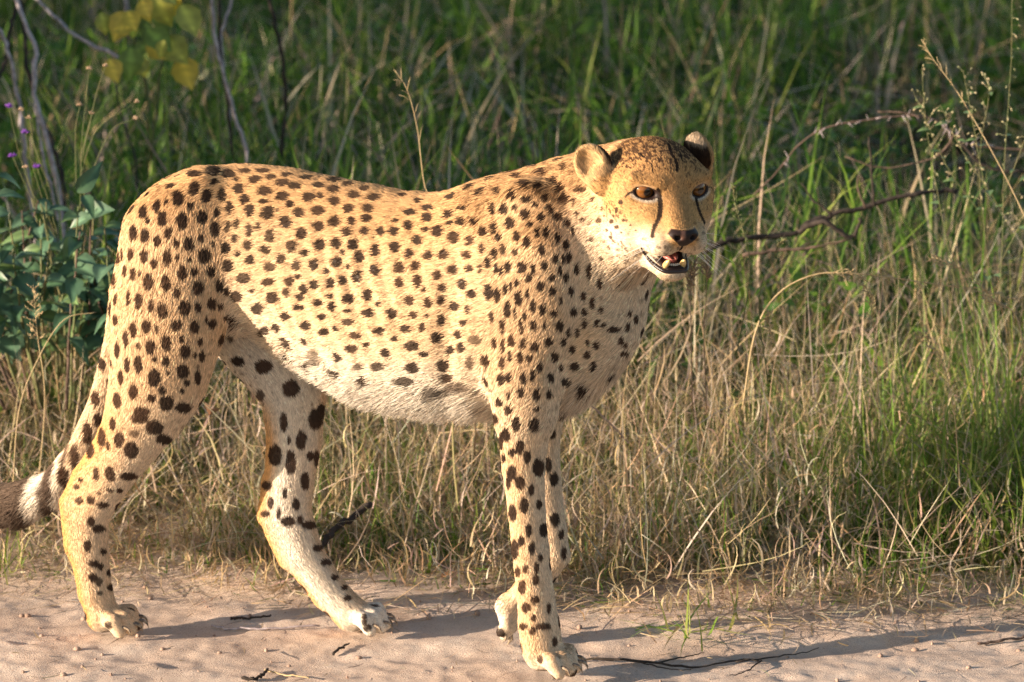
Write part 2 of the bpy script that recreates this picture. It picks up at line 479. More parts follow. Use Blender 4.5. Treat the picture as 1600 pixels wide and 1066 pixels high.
# far hind leg
chain('fhind', [(350, 450, 85, .055, 1.5), (415, 535, 74, .060, 1.4), (458, 612, 54, .062, 1.3), (460, 685, 45, .058, 1.25),
                (452, 750, 40, .055, 1.2), (450, 803, 38, .052, 1.15), (474, 868, 33, .050, 1.1), (514, 925, 29, .048, 1.05), (548, 958, 27, .046, 1)])
chain('fhind_edge', [(430, 760, 18, .055, 1), (420, 805, 17, .052, 1), (450, 868, 17, .05, 1)])
# near front leg
chain('nfront', [(822, 600, 54, -.082, 1.25), (818, 660, 42, -.080, 1.15), (818, 730, 32, -.078, 1.05), (823, 800, 28, -.076, 1),
                 (829, 860, 28, -.075, 1), (836, 925, 28, -.074, 1), (842, 975, 31, -.073, 1), (846, 1005, 32, -.073, 1)])
# far front leg, lifted and folded at the wrist
chain('ffront', [(848, 600, 44, .080, 1.2), (848, 690, 26, .078, 1.1), (854, 760, 23, .076, 1), (862, 830, 23, .072, 1), (867, 868, 23, .07, 1),
                 (850, 897, 19, .068, 1), (820, 920, 16.5, .066, 1), (797, 944, 16, .064, 1)])
# tail
chain('tail', [(222, 372, 32, .0, 1), (197, 455, 24, .0, 1), (183, 545, 21, .005, 1), (160, 630, 21, .012, 1), (130, 705, 24, .02, 1),
               (88, 762, 28, .03, 1), (30, 786, 33, .04, 1), (-40, 791, 34, .05, 1), (-120, 780, 33, .06, 1), (-200, 745, 22, .07, 1)])
CLAWS = []
def paw(grp, heel, length, width, lat, rt, turn=0.0, lift=0.0, tilt=0.0):
    """heel: picture px of the middle of the foot; four toes side by side, arched, their tips on the ground (or lift above it)"""
    a = bp(*heel, lat); rt *= MPP
    d = np.array([math.cos(turn) * math.cos(tilt), math.sin(turn) * math.cos(tilt), -math.sin(tilt)]); side = np.array([-math.sin(turn), math.cos(turn), 0.0])
    up = np.cross(d, side)
    g = -BO[2] + lift
    foot = np.array([a[0], a[1], a[2] if tilt else g + rt * 1.9])
    PR.append((grp, foot - d * .004, foot + d * length * .45, rt * 1.75, rt * 1.45, 1.0, 0.85))
    for i in range(4):
        s = (i - 1.5) / 1.5
        off = side * s * width * .5; ln = length * (1.0 - .24 * s * s)
        p0 = foot + d * length * .30 + off * .75 + up * rt * .35
        p1 = foot + d * ln * .72 + off * 1.0 + up * rt * .25
        p2 = foot + d * ln + off * 1.04 - up * rt * .95
        if not tilt: p2[2] = g + rt * .88
        PR.append((grp + '_toe', p0, p1, rt * .98, rt * 1.06, 1, 1))
        PR.append((grp + '_toe', p1, p2, rt * 1.06, rt * .86, 1, 1))
        CLAWS.append((p2 + up * rt * .35 + d * rt * .5, d + side * s * .12, up, rt))

paw('p_nh', (165, 962), .048, .062, -.080, 12, 0.0)
paw('p_fh', (552, 958), .050, .060, .046, 12, 0.0, .0)
paw('p_nf', (848, 1010), .050, .058, -.073, 12.5, -.1)
paw('p_ff', (791, 952), .040, .036, .064, 9.5, 0.0, 0, 1.38)

# ---------------------------------------------------------------- head, in its own frame (cm): x across, y forward, z up
def head_frame(yaw, pitch, roll):
    cy, sy = math.cos(yaw), math.sin(yaw)
    f = np.array([sy, -cy, 0]); r = np.array([cy, sy, 0]); u = np.array([0, 0, 1.0])
    f, u = f * math.cos(pitch) + u * math.sin(pitch), u * math.cos(pitch) - f * math.sin(pitch)
    r, u = r * math.cos(roll) - u * math.sin(roll), u * math.cos(roll) + r * math.sin(roll)
    return np.array([r, f, u])
HR = head_frame(math.radians(21.5), math.radians(-8), math.radians(2))
HS = 0.0113
HO = at(1022, 297, 6.48)
def head_to_world(q): return (np.asarray(q) * HS) @ HR + HO
def world_to_head(P): return ((np.asarray(P) - HO) @ HR.T) / HS

def smin(a, b, k):
    h = np.clip(.5 + .5 * (b - a) / k, 0, 1)
    return b + (a - b) * h - k * h * (1 - h)
def smax(a, b, k): return -smin(-a, -b, k)
def ell(Q, c, r):
    q = (Q - np.array(c, np.float32)) / np.array(r, np.float32)
    l = np.sqrt((q * q).sum(1)); g = np.sqrt(((q / np.array(r, np.float32)) ** 2).sum(1)) + 1e-6
    return l * (l - 1) / g
def cap(Q, a, b, ra, rb):
    a = np.array(a, np.float32); b = np.array(b, np.float32); ba = b - a
    t = np.clip((Q - a) @ ba / (ba @ ba), 0, 1)
    return np.linalg.norm(Q - a - t[:, None] * ba, axis=1) - (ra + (rb - ra) * t)

EYE = (3.55, 4.55, 1.70); EYE_R = 1.30
NOSE = (0, 10.0, -2.7)
def _ear(c, n, w):
    c, n, w = (np.array(q, np.float32) for q in (c, n, w))
    n = n / np.linalg.norm(n); w = w - n * (w @ n); w = w / np.linalg.norm(w)          # n: the way the cup opens, w: root to tip
    return c, np.cross(n, w), w, n
EARS = {-1: _ear((7.9, -1.5, 2.9), (.66, .70, .25), (.66, -.25, .72)), 1: _ear((6.6, -2.0, 3.7), (.92, -.36, .20), (.22, -.05, .97))}
def ear_frame(A, side):
    c, s_, w, n = EARS[side]
    return np.c_[(A - c) @ s_, (A - c) @ w, (A - c) @ n].astype(np.float32)
def head_sdf(Q):
    """distance in cm, Q in head frame"""
    Q = Q.astype(np.float32)
    A = Q.copy(); A[:, 0] = np.abs(A[:, 0])
    d = ell(A, (0, -0.3, 1.5), (5.9, 6.4, 4.9))                              # cranium
    d = smin(d, ell(A, (4.2, 2.2, 0.9), (2.6, 3.0, 2.9)), 1.4)               # temple
    d = smin(d, ell(A, (0, 3.3, 2.5), (4.4, 3.3, 3.2)), 1.4)                 # forehead
    d = smin(d, ell(A, (4.0, 2.2, -2.0), (2.7, 4.0, 3.4)), 1.6)              # cheek bone
    d = smin(d, ell(A, (3.0, 0.9, -4.9), (3.2, 4.9, 3.3)), 1.6)              # jaw muscle
    d = smin(d, cap(A, (0, 4.7, 0.8), (0, 8.0, -2.6), 2.45, 2.5), 1.3)      # nose bridge
    d = smin(d, ell(A, (2.6, 5.0, -1.5), (2.2, 2.7, 2.4)), 1.1)              # below the eye
    d = smin(d, ell(A, (2.35, 6.0, -3.8), (1.75, 3.2, 2.1)), 1.2)              # side of the muzzle
    d = smin(d, ell(A, (2.0, 8.0, -4.05), (1.95, 2.35, 1.75)), 1.0)            # whisker pad
    d = smin(d, cap(A, (1.9, 5.7, 2.9), (4.9, 4.2, 3.1), .75, .8), .7)       # brow
    E = A - np.array((3.78, 5.75, 1.62), np.float32)                         # opening between the lids, slanted
    E = np.c_[E[:, 0] + E[:, 2] * .05, E[:, 1], E[:, 2] - E[:, 0] * .05].astype(np.float32)
    d = smax(d, -ell(E, (0, 0, 0), (1.24, 1.5, .66)), .22)
    G = A.copy(); G[:, 2] -= .20 * (8.9 - A[:, 1])
    gap = ell(G, (0, 8.9, -6.28), (2.6, 4.0, 0.82))                         # open mouth
    d = smax(d, -gap, .3)
    jaw = cap(A, (1.7, 1.5, -6.6), (0.85, 7.3, -7.95), 1.9, 1.25)
    jaw = smin(jaw, ell(A, (0, 7.7, -8.3), (1.75, 1.4, 1.15)), .6)
    jaw = smax(jaw, -ell(A, (0, 6.8, -6.95), (1.5, 2.3, .8)), .3)
    jaw = smin(jaw, ell(A, (0, 4.0, -7.6), (2.4, 4.4, 1.5)), .8)
    d = smin(d, jaw, .8)
    d = smax(d, -gap, .3)
    d = smin(d, ell(A, (2.4, -1.0, -7.2), (3.2, 4.4, 3.2)), 1.5)             # ruff under the jaw
    d = smin(d, ell(A, NOSE, (2.05, 1.0, 1.12)), .35)                           # nose leather
    d = smax(d, -ell(A, (1.0, 10.75, -2.75), (.42, .55, .30)), .15)
    d = smax(d, -cap(A, (0, 10.9, -3.4), (0, 10.2, -5.6), .14, .16), .2)
    for side in (-1, 1):
        M = Q.copy(); M[:, 0] *= side
        E = ear_frame(M, side)
        ear = smax(ell(E, (0, 0.1, 0), (2.2, 2.6, 1.35)), -ell(E, (0, 0.3, 1.5), (1.85, 2.25, 1.7)), .25)
        root = EARS[side][0] - EARS[side][2] * 2.3 - EARS[side][3] * .3
        ear = smin(ear, ell(M, tuple(root), (1.9, 1.7, 1.8)), .8)
        d = smin(d, ear, .7)
    return d

GK = {'torso': .03, 'neck': .07, 'shoulder': .022, 'pelvis': .04, 'nhind': .035, 'nhind_edge': .018, 'knee': .03, 'fhind': .03, 'fhind_edge': .018,
      'nfront': .018, 'ffront': .02, 'tail': .018}
def body_sdf(Pb, with_head=True):
    """Pb in body frame (float32) -> distance in m"""
    Pb = Pb.astype(np.float32)
    d = None
    order = {}
    for g, a, b, ra, rb, ka, kb in PR:
        a32 = a.astype(np.float32); ba = (b - a).astype(np.float32); L2 = float(ba @ ba)
        o = Pb - a32
        t = np.clip(o @ ba / L2, 0, 1) if L2 > 1e-9 else np.zeros(len(Pb), np.float32)
        o = o - t[:, None] * ba
        kk = ka + (kb - ka) * t
        o[:, 1] *= kk
        e = (np.linalg.norm(o, axis=1) - (ra + (rb - ra) * t)).astype(np.float32)
        gk = g if not g.startswith('p_') else 'paw' + ('_toe' if g.endswith('_toe') else '')
        if g in order:
            if gk == 'paw_toe': order[g] = smin(order[g], e, .0018)
            elif g in ('torso',): order[g] = smin(order[g], e, .03)
            elif g in ('neck', 'shoulder'): order[g] = smin(order[g], e, .014)
            else: order[g] = smin(order[g], e, .004)
        else: order[g] = e
    for g, e in order.items():
        k = GK.get(g, .012)
        if g.endswith('_toe'): k = .004
        d = e if d is None else smin(d, e, k)
    # ribs and the hollow of the flank
    u_, v_ = Pb[:, 0], Pb[:, 2]
    rib = np.exp(-((u_ - .02) / .13) ** 2) * np.exp(-((v_ - .02) / .09) ** 2)
    d = d + (rib * .0022 * np.sin((u_ + .35 * v_) * 210) + .007 * np.exp(-((u_ + .175 + .25 * v_) / .045) ** 2) * np.exp(-((v_ - .01) / .09) ** 2)
             + .008 * np.exp(-((u_ - .185 - .1 * v_) / .018) ** 2) * np.exp(-((v_ + .02) / .11) ** 2)).astype(np.float32)
    if with_head:
        m = d < 1e9
        Qh = world_to_head(to_world(Pb))
        near = np.linalg.norm(Qh, axis=1) < 22
        if near.any():
            hd = np.full(len(Pb), 1.0, np.float32)
            hd[near] = head_sdf(Qh[near]) * HS
            # the ruff runs into the head behind the cheeks only
            front = (np.clip((Qh[:, 1] - 1.0) / 3.0, 0, 1) * np.clip((Qh[:, 2] + 11.0) / 4.0, 0, 1) * np.clip((Qh[:, 0] + 12) / 5, 0, 1)).astype(np.float32)
            d = smin(d + front * .05, hd, .034)
    return d


def surface_nets(Fd, origin, h):
    S = Fd < 0
    nx, ny, nz = Fd.shape
    cs = np.zeros((nx - 1, ny - 1, nz - 1), np.uint8)
    for dx in (0, 1):
        for dy in (0, 1):
            for dz in (0, 1):
                cs += S[dx:nx - 1 + dx, dy:ny - 1 + dy, dz:nz - 1 + dz]
    act = np.argwhere((cs > 0) & (cs < 8))
    idx = np.full(cs.shape, -1, np.int32); idx[act[:, 0], act[:, 1], act[:, 2]] = np.arange(len(act))
    corners = np.array([(x, y, z) for x in (0, 1) for y in (0, 1) for z in (0, 1)])
    val = np.stack([Fd[act[:, 0] + c[0], act[:, 1] + c[1], act[:, 2] + c[2]] for c in corners], 1)
    acc = np.zeros((len(act), 3)); cnt = np.zeros(len(act))
    for i in range(8):
        for j in range(i + 1, 8):
            if np.abs(corners[i] - corners[j]).sum() != 1: continue
            m = (val[:, i] < 0) != (val[:, j] < 0)
            t = val[m, i] / (val[m, i] - val[m, j])
            acc[m] += corners[i] + t[:, None] * (corners[j] - corners[i]); cnt[m] += 1
    V = (act + acc / cnt[:, None]) * h + origin
    faces = []
    for ax in range(3):
        sl0 = [slice(None)] * 3; sl1 = [slice(None)] * 3
        sl0[ax] = slice(0, -1); sl1[ax] = slice(1, None)
        A, B = S[tuple(sl0)], S[tuple(sl1)]
        e = np.argwhere(A != B)
        o1, o2 = [(1, 2), (2, 0), (0, 1)][ax]
        e = e[(e[:, o1] > 0) & (e[:, o2] > 0) & (e[:, o1] < Fd.shape[o1] - 1) & (e[:, o2] < Fd.shape[o2] - 1)]
        def c(d1, d2):
            q = e.copy(); q[:, o1] -= d1; q[:, o2] -= d2
            return idx[q[:, 0], q[:, 1], q[:, 2]]
        q = np.stack([c(1, 1), c(0, 1), c(0, 0), c(1, 0)], 1)
        inside_first = A[e[:, 0], e[:, 1], e[:, 2]]
        q[~inside_first] = q[~inside_first][:, ::-1]
        faces.append(q)
    return V, np.vstack(faces)


def mesh_sdf(fn, lo, hi, h, step=4, band=1.3):
    """sparse sampling: coarse blocks first, then only the blocks near the surface"""
    lo = np.array(lo); nb = np.ceil((np.array(hi) - lo) / (h * step)).astype(int)
    g = np.stack(np.meshgrid(*[np.arange(n) for n in nb], indexing='ij'), -1).reshape(-1, 3)
    cen = lo + (g + .5) * h * step
    dc = np.concatenate([fn(c) for c in np.array_split(cen, max(1, len(cen) // 200000))])
    Fd = np.repeat(np.repeat(np.repeat(dc.reshape(nb), step, 0), step, 1), step, 2).astype(np.float32)
    near = g[np.abs(dc) < h * step * band]
    off = np.stack(np.meshgrid(*[np.arange(step)] * 3, indexing='ij'), -1).reshape(-1, 3)
    I = (near[:, None, :] * step + off[None]).reshape(-1, 3)
    for c in np.array_split(I, max(1, len(I) // 200000)):
        Fd[c[:, 0], c[:, 1], c[:, 2]] = fn(lo + c * h)
    return surface_nets(Fd, lo, h)


# whole body at 4.5 mm, the head again at 2 mm; both cut along one sphere round the head and joined
hc = to_body(head_to_world((0, 3, 0)))
V1, F1 = mesh_sdf(body_sdf, (-.85, -.20, -.70), (.66, .24, .36), .0045)
CUT = 0.150
fc = V1[F1].mean(1); F1 = F1[np.linalg.norm(fc - hc, axis=1) > CUT - .006]
V2, F2 = mesh_sdf(body_sdf, hc - .175, hc + .175, .0021)
fc = V2[F2].mean(1); F2 = F2[np.linalg.norm(fc - hc, axis=1) < CUT + .002]
BV_ = np.vstack([V1, V2]); BF_ = np.vstack([F1, F2 + len(V1)])
used = np.zeros(len(BV_), bool); used[BF_.ravel()] = True
re = np.cumsum(used) - 1; BV_ = BV_[used]; BF_ = re[BF_]
BW = to_world(BV_)
NVERT = len(BW)
# vertex normals
fn_ = np.cross(BW[BF_[:, 2]] - BW[BF_[:, 0]], BW[BF_[:, 3]] - BW[BF_[:, 1]])
VN = np.zeros_like(BW)
for c in range(4): np.add.at(VN, BF_[:, c], fn_)
VN /= np.linalg.norm(VN, axis=1)[:, None] + 1e-12
print('cheetah verts', NVERT)
# ---------------------------------------------------------------- markings: places of the spots on the coat (picture px), semi-axes, strength
def _tab(txt, ox, oy, sc):
    out = []
    for t in txt.split():
        v = [float(q) for q in t.split(',')]
        out.append((ox + v[0] / sc, oy + v[1] / sc, v[2] / sc, v[3] / sc, v[4] if len(v) > 4 else 1.0))
    return out
SPOTS = _tab("""575,118,28,20 500,128,30,13 637,130,25,16 700,118,24,10 772,118,28,9 738,150,25,14 668,150,12,8 803,142,22,11 862,132,24,8 938,143,26,9
846,163,25,15 895,176,24,13 985,172,25,11 1045,152,24,9 1045,188,25,14 1102,168,22,9 1163,187,20,10 582,160,12,12 504,187,22,28 553,215,20,27 612,210,17,27
676,188,22,21 777,195,28,18 443,225,22,33 489,253,13,15 700,228,20,20 640,260,14,24 718,270,19,25 773,235,22,8 846,215,25,17 872,245,18,13 948,220,25,18
993,215,13,13 1047,235,25,18 1122,210,23,14 1200,220,23,14 360,255,15,25 398,237,9,14 308,277,17,25 384,303,18,29 458,312,22,30 535,296,20,27 592,278,12,18
325,308,10,17 788,280,25,25 910,280,22,20 985,272,25,18 1102,262,22,18 1177,262,22,15 825,270,8,7,.6 270,358,17,30 315,370,17,30 585,342,20,27 636,333,14,20,.8
667,322,12,20,.8 750,330,12,15,.8 717,348,17,24,.85 857,317,24,22 985,332,22,20 1047,312,23,20 1112,313,17,17 1170,300,20,15 405,358,16,22 1165,350,19,17
1092,352,20,17 1227,353,18,18 921,360,23,22 797,370,20,25,.8 362,388,15,22 435,398,12,17 484,400,20,27 530,378,12,16 661,380,11,15 578,400,9,11 711,402,17,18,.9
629,418,17,23 880,408,20,22,.85 990,402,22,24 1053,397,20,22 1118,403,20,20 1080,432,10,11 776,420,20,16,.85 932,432,16,16 1205,425,18,22 225,440,10,25
260,440,13,23 311,449,17,25 401,452,18,28 350,476,14,19 440,455,9,13 544,447,25,27 672,438,9,11 486,460,8,8 721,460,19,17 839,456,18,20,.85 635,487,20,23
1145,450,20,22 1055,470,20,20 1100,487,12,13 968,480,19,22 898,483,19,20,.85 798,490,24,18,.8 1015,506,12,14 1203,502,20,23 458,512,17,28 505,508,14,15
570,506,18,23 236,507,10,22 268,517,13,24 295,515,6,12 328,548,20,33 396,553,19,31 697,532,27,22,.9 905,527,14,10 872,547,18,18,.9 1135,527,18,23
1080,540,16,18 1034,553,17,20 970,556,19,18 790,548,25,15 602,565,16,23 521,571,20,27 438,590,16,20 630,585,12,16 668,603,24,20 729,582,12,8 927,575,17,17
860,590,14,18 805,608,25,23 915,607,18,14 1028,601,13,11 985,627,20,13 1035,642,16,16 1100,614,23,18 1175,597,19,20 1218,635,12,10 250,610,10,27
290,620,16,30 337,640,13,20 468,648,21,28 571,633,17,22 520,648,13,18 382,660,21,30,.9 605,645,12,12 750,650,25,20 910,645,20,12 857,680,20,14 1000,682,20,12
1100,660,18,7 1177,668,23,16 436,716,20,20 320,720,18,26 268,732,15,30 506,722,17,25 573,712,15,20 552,695,6,12 363,732,10,17,.8 640,690,22,15 1100,702,24,14
935,715,20,18 1005,740,20,15 1050,728,15,10 1220,737,22,14 240,770,12,30 207,810,12,28 1128,755,24,13 455,768,9,12 396,785,18,28 335,802,19,28 290,797,9,14,.7
470,818,19,25 527,780,10,15 533,838,12,22 505,832,8,12 1172,792,13,10 1113,805,24,14 645,760,12,25,.7 780,735,20,20 675,855,25,18 770,880,30,22 880,955,28,30
245,872,12,28 288,868,18,32 395,858,16,18 352,850,9,12 460,895,24,28 220,918,12,28 352,920,25,32 403,900,7,10 518,920,12,28 476,940,12,13 458,970,10,10
269,975,18,28 380,970,14,16 340,998,16,18 206,1008,17,30 398,1017,28,28 460,1035,28,20 300,1050,30,18 1215,875,25,18,.8 1140,875,17,15,.6 965,840,25,30,.3
150,868,14,28 122,1000,17,30 170,660,12,34 180,540,10,30""", 100, 220, 2.48)
SPOTS += _tab("""237,218,15,9 208,260,22,13 275,245,22,12 158,290,13,9 272,280,22,16 350,265,20,13 403,245,17,12 150,328,17,17 203,307,18,17 310,328,22,20
356,298,12,10 397,293,18,16 440,290,14,16 265,322,12,9 236,362,19,19 367,350,20,20 425,362,16,18 156,385,19,20 205,410,16,18 275,415,17,18 330,413,19,19
415,413,17,15 474,328,12,18 513,318,12,20 548,250,17,20 510,250,12,22 572,298,18,22 528,350,10,17 597,345,13,19 635,367,15,20 470,390,10,20 547,393,12,20,.8
592,405,12,15,.8 513,408,11,20 628,268,18,20 683,277,14,20 580,195,15,16 633,210,18,15 625,162,18,14 674,170,17,15 700,204,14,14 590,243,9,10 663,230,9,9
645,303,11,14 718,247,12,19 745,275,16,15 778,297,12,15 686,397,13,19 672,333,10,15 702,333,10,20 743,353,10,20 773,377,10,20 797,330,6,18 172,460,18,22
232,452,17,15 363,468,20,17 308,487,17,17 424,462,15,15 490,440,13,20 465,463,8,18 237,507,17,22 170,515,15,18 398,520,18,19 325,535,15,15 263,540,10,10
207,577,20,18 275,587,16,20 322,577,14,17 433,555,17,17 525,560,12,25 495,550,17,28 522,463,11,15 540,475,8,17 565,460,12,22 615,458,17,22 655,463,10,20
698,453,11,18 640,498,12,18 597,515,10,14 575,530,7,18 682,527,14,18 725,495,10,12 738,427,11,17 765,430,7,17 785,425,10,20 752,470,7,18 773,495,10,18
812,467,10,20 858,475,10,28 792,545,11,17 726,545,12,17 555,540,8,20 603,573,14,25 636,558,8,17 655,600,11,20 563,612,12,28 507,635,8,22 545,670,10,25
613,673,10,25 656,672,12,18 590,625,5,20 625,635,6,15 690,613,12,17 732,625,12,14 800,622,13,15 697,668,7,17 750,672,14,18 783,695,8,17 815,695,8,17
840,620,11,13 840,663,10,17 870,590,9,20 838,563,10,18 755,580,8,14 145,625,21,17 222,630,16,14 323,650,16,20 370,600,18,17 418,610,10,15 272,635,8,8
190,680,20,13 253,675,14,16 303,713,20,18 217,742,25,17 152,717,13,8 383,700,15,16 263,773,18,10 355,757,17,15 392,750,13,20 425,805,15,25,.5 218,822,25,20
330,815,20,22 340,857,25,15 190,870,35,16,.8 290,910,35,20,.5 380,893,40,20,.55 403,660,13,12 445,720,25,15,.4 515,735,9,22 545,745,9,25 577,725,12,22
620,735,10,18 545,803,12,22 573,780,8,20 610,787,13,20 640,787,12,14 660,747,14,18 712,730,14,17 540,865,14,20 567,860,11,18 620,860,12,20 652,850,9,20
680,820,11,17 718,858,11,18 732,783,15,18 755,825,10,12 765,730,10,15 798,755,10,15 850,775,12,14 850,732,10,12 885,740,10,14 805,818,17,14 833,893,17,20
873,817,12,17 775,875,20,13 755,965,28,18 668,920,14,20 712,920,10,18 595,1025,15,25 610,910,13,18 567,975,13,15 515,1005,20,15 660,1030,18,25 530,945,10,14
565,925,6,14 945,683,25,10 885,660,10,12 910,668,12,8 973,725,10,14 990,740,10,10 985,770,17,10 997,677,10,15 1027,648,9,15 1005,628,8,12 897,520,12,18
900,612,8,12 760,210,15,20,.8 820,175,20,13,.7 725,150,15,12 690,117,22,15 745,175,12,12 770,215,16,18,.7 600,130,20,12 530,185,18,12""", 550, 220, 2.317)
SPOTS += _tab("""560,10,35,18 620,48,35,28 655,95,30,20 537,70,20,12,.35 525,138,28,32 477,95,20,32 452,35,14,25 408,90,17,40 362,140,18,32 350,68,18,45 390,15,15,25
440,232,20,30 515,242,32,16 385,235,14,27 432,122,8,18 323,258,12,10 307,285,13,12 395,310,8,8,.7 362,338,16,16 318,340,18,14 412,358,25,13 440,298,15,8,.7
480,300,12,10 365,425,14,20 395,453,25,15 350,520,16,22 413,545,12,12 375,593,20,14 402,605,12,14 435,628,9,13 372,648,17,18 442,688,12,14 395,665,14,16,.7
400,710,12,8,.7 300,165,18,50 255,240,22,40 435,840,16,16""", 0, 650, 2.5625)
SPOTS += _tab("""105,8,20,10 193,28,28,22 283,100,27,28 183,122,15,18,.7 260,212,13,30 363,202,21,33 408,175,13,25 317,270,17,30 232,320,23,33 283,345,17,38 348,322,13,15
380,332,9,30 329,405,13,28 205,420,18,15 264,447,8,18 217,475,11,20 300,480,12,20 200,513,17,11 244,510,8,20 275,538,22,16 345,550,25,13 314,532,10,14
372,625,17,11 398,673,15,12 428,722,12,9 460,755,10,8 470,790,12,10 278,270,6,14 525,860,10,18 535,888,14,12""", 320, 560, 2.106)
SPOTS += _tab("""243,143,14,24 208,182,16,25 258,225,15,26 190,205,8,30 165,125,18,20 230,247,14,15 186,267,8,14 283,262,12,25 322,300,20,32 305,145,13,20 228,320,16,28
257,352,16,25 298,380,10,20 272,435,16,28 325,432,10,17 232,462,14,30 289,525,11,24 341,522,15,25 262,563,12,20 240,595,13,35 299,588,11,22 278,661,11,13
250,672,10,18 316,655,9,18 314,700,11,22 329,622,8,14 266,728,14,25 312,773,16,16 279,800,15,18 303,883,13,16 270,868,14,12 306,838,10,12 360,803,8,20
340,868,25,14 380,920,10,18 203,352,8,25 217,95,10,12 186,68,10,12 318,92,10,8 370,180,13,17 405,80,25,15 378,340,16,24 357,290,13,25 381,485,17,25
404,540,10,17 413,605,10,22 170,890,20,16 330,985,10,14""", 700, 600, 2.2867)
SPOTS += _tab("""460,483,13,13 437,527,9,16 340,585,14,14,.8 410,590,12,12,.9 440,620,12,10,.9 477,583,8,9,.8 407,678,10,9,.8 495,585,7,7,.7 385,640,8,7,.6 515,610,6,6,.6
355,520,7,14,.7 300,470,10,12,.7 250,580,14,12,.8 215,545,14,10,.9 200,480,12,18,.8 240,410,20,20,.8 285,360,35,14,.35 150,290,22,18,.8 30,320,30,16,.8 85,370,22,20
150,470,20,26 120,400,22,24 330,430,6,6,.5 545,640,6,5,.5 465,650,6,5,.5 420,560,6,6,.5 370,560,6,6,.6 290,600,9,7,.6 300,690,12,14,.7 340,720,9,9,.5 400,740,8,7,.4
350,800,10,14,.4 430,855,12,9,.4""", 840, 180, 3.553)
LINES = [([(1029, 297), (1031, 312), (1032, 328), (1029, 342), (1022, 356), (1019, 369)], 7.5), ([(1086, 304), (1089, 318), (1094, 333), (1101, 350)], 6.0),
         ([(995, 296), (983, 302), (977, 308)], 3.0), ([(1103, 289), (1113, 295), (1116, 304), (1116, 314)], 2.0),
         ([(1045, 226), (1049, 240), (1057, 254), (1057, 266)], 5.0), ([(1018, 256), (1020, 270)], 2.0), ([(1000, 240), (1006, 246)], 3.0), ([(1062, 238), (1066, 252)], 3.0)]

def project(P):
    P = np.asarray(P, float) - CAMP
    w = P @ _F
    return np.c_[800 + FPX * P[:, 0] / w, 533 - FPX * (P @ _U) / w]

bvh = BVHTree.FromPolygons([tuple(v) for v in BW], [tuple(f) for f in BF_.tolist()])
def hit(px, py):
    d = _F + (px - 800) / FPX * _R + (533 - py) / FPX * _U
    return bvh.ray_cast(Vector(CAMP), Vector(d).normalized())
SP = []                                                  # traced spots: centre, semi-axes along image right and up in metres, strength
for px, py, rx, ry, st in SPOTS:
    h = hit(px, py)
    if h[0] is None:                                     # on the outline: step inwards
        for dx, dy in ((6, 0), (-6, 0), (0, 8), (0, -8), (12, 0), (-12, 0), (0, 16), (18, 0)):
            h = hit(px + dx, py + dy)
            if h[0] is not None: break
    if h[0] is None: continue
    m = (h[0] - Vector(CAMP)).length / FPX
    SP.append((*h[0], rx * m, ry * m, 1 - (1 - st) * .35, 1))
SP = np.array(SP)
# the side away from the camera gets spots of the same size and spacing
toc = CAMP - BW; toc /= np.linalg.norm(toc, axis=1)[:, None]
facing = (VN * toc).sum(1)
headq = world_to_head(BW)
cand = np.where((np.linalg.norm(headq - np.array([0, 3, -1]), axis=1) > 12) & (VN[:, 2] > -.7) & ((BW[:, 2] > .42) | (facing < .1)) & (BV_[:, 0] > -.42))[0]
cand = rng.permutation(cand)[:14000]
acc = SP[:, :3].copy(); extra = []
for i in cand:
    if np.min(((acc - BW[i]) ** 2).sum(1)) > (.0255 + .008 * rng.random() + .0010 * (facing[i] > .12)) ** 2:
        acc = np.vstack([acc, BW[i]]); r = rng.uniform(.006, .0095)
        extra.append((*BW[i], r, r * rng.uniform(.9, 1.2), 1.0, 0))
SP = np.vstack([SP, np.array(extra)])
# faint small flecks between the big spots
flk = []
for i in rng.permutation(np.where((np.linalg.norm(headq, axis=1) > 9))[0])[:2500]:
    d2 = ((acc - BW[i]) ** 2).sum(1)
    if np.min(d2) > .0125 ** 2 and BW[i, 2] > .3:
        acc = np.vstack([acc, BW[i]]); flk.append((*BW[i], rng.uniform(.0015, .0035), rng.uniform(.0015, .003), rng.uniform(.25, .65), 1))
SP = np.vstack([SP, np.array(flk)])

def seg_px(Q, pts):
    d = np.full(len(Q), 1e9)
    pts = np.array(pts, float)
    for a, b in zip(pts[:-1], pts[1:]):
        ba = b - a; t = np.clip((Q - a) @ ba / (ba @ ba), 0, 1)
        d = np.minimum(d, np.linalg.norm(Q - a - t[:, None] * ba, axis=1))
    return d
LINE_D = []
for pts, w in LINES:
    hs = [hit(x, y) for x, y, _ in spline([(x, y, 0) for x, y in pts], 14)]
    LINE_D.append((np.array([tuple(h[0]) for h in hs if h[0] is not None]), w * MPP * .5))

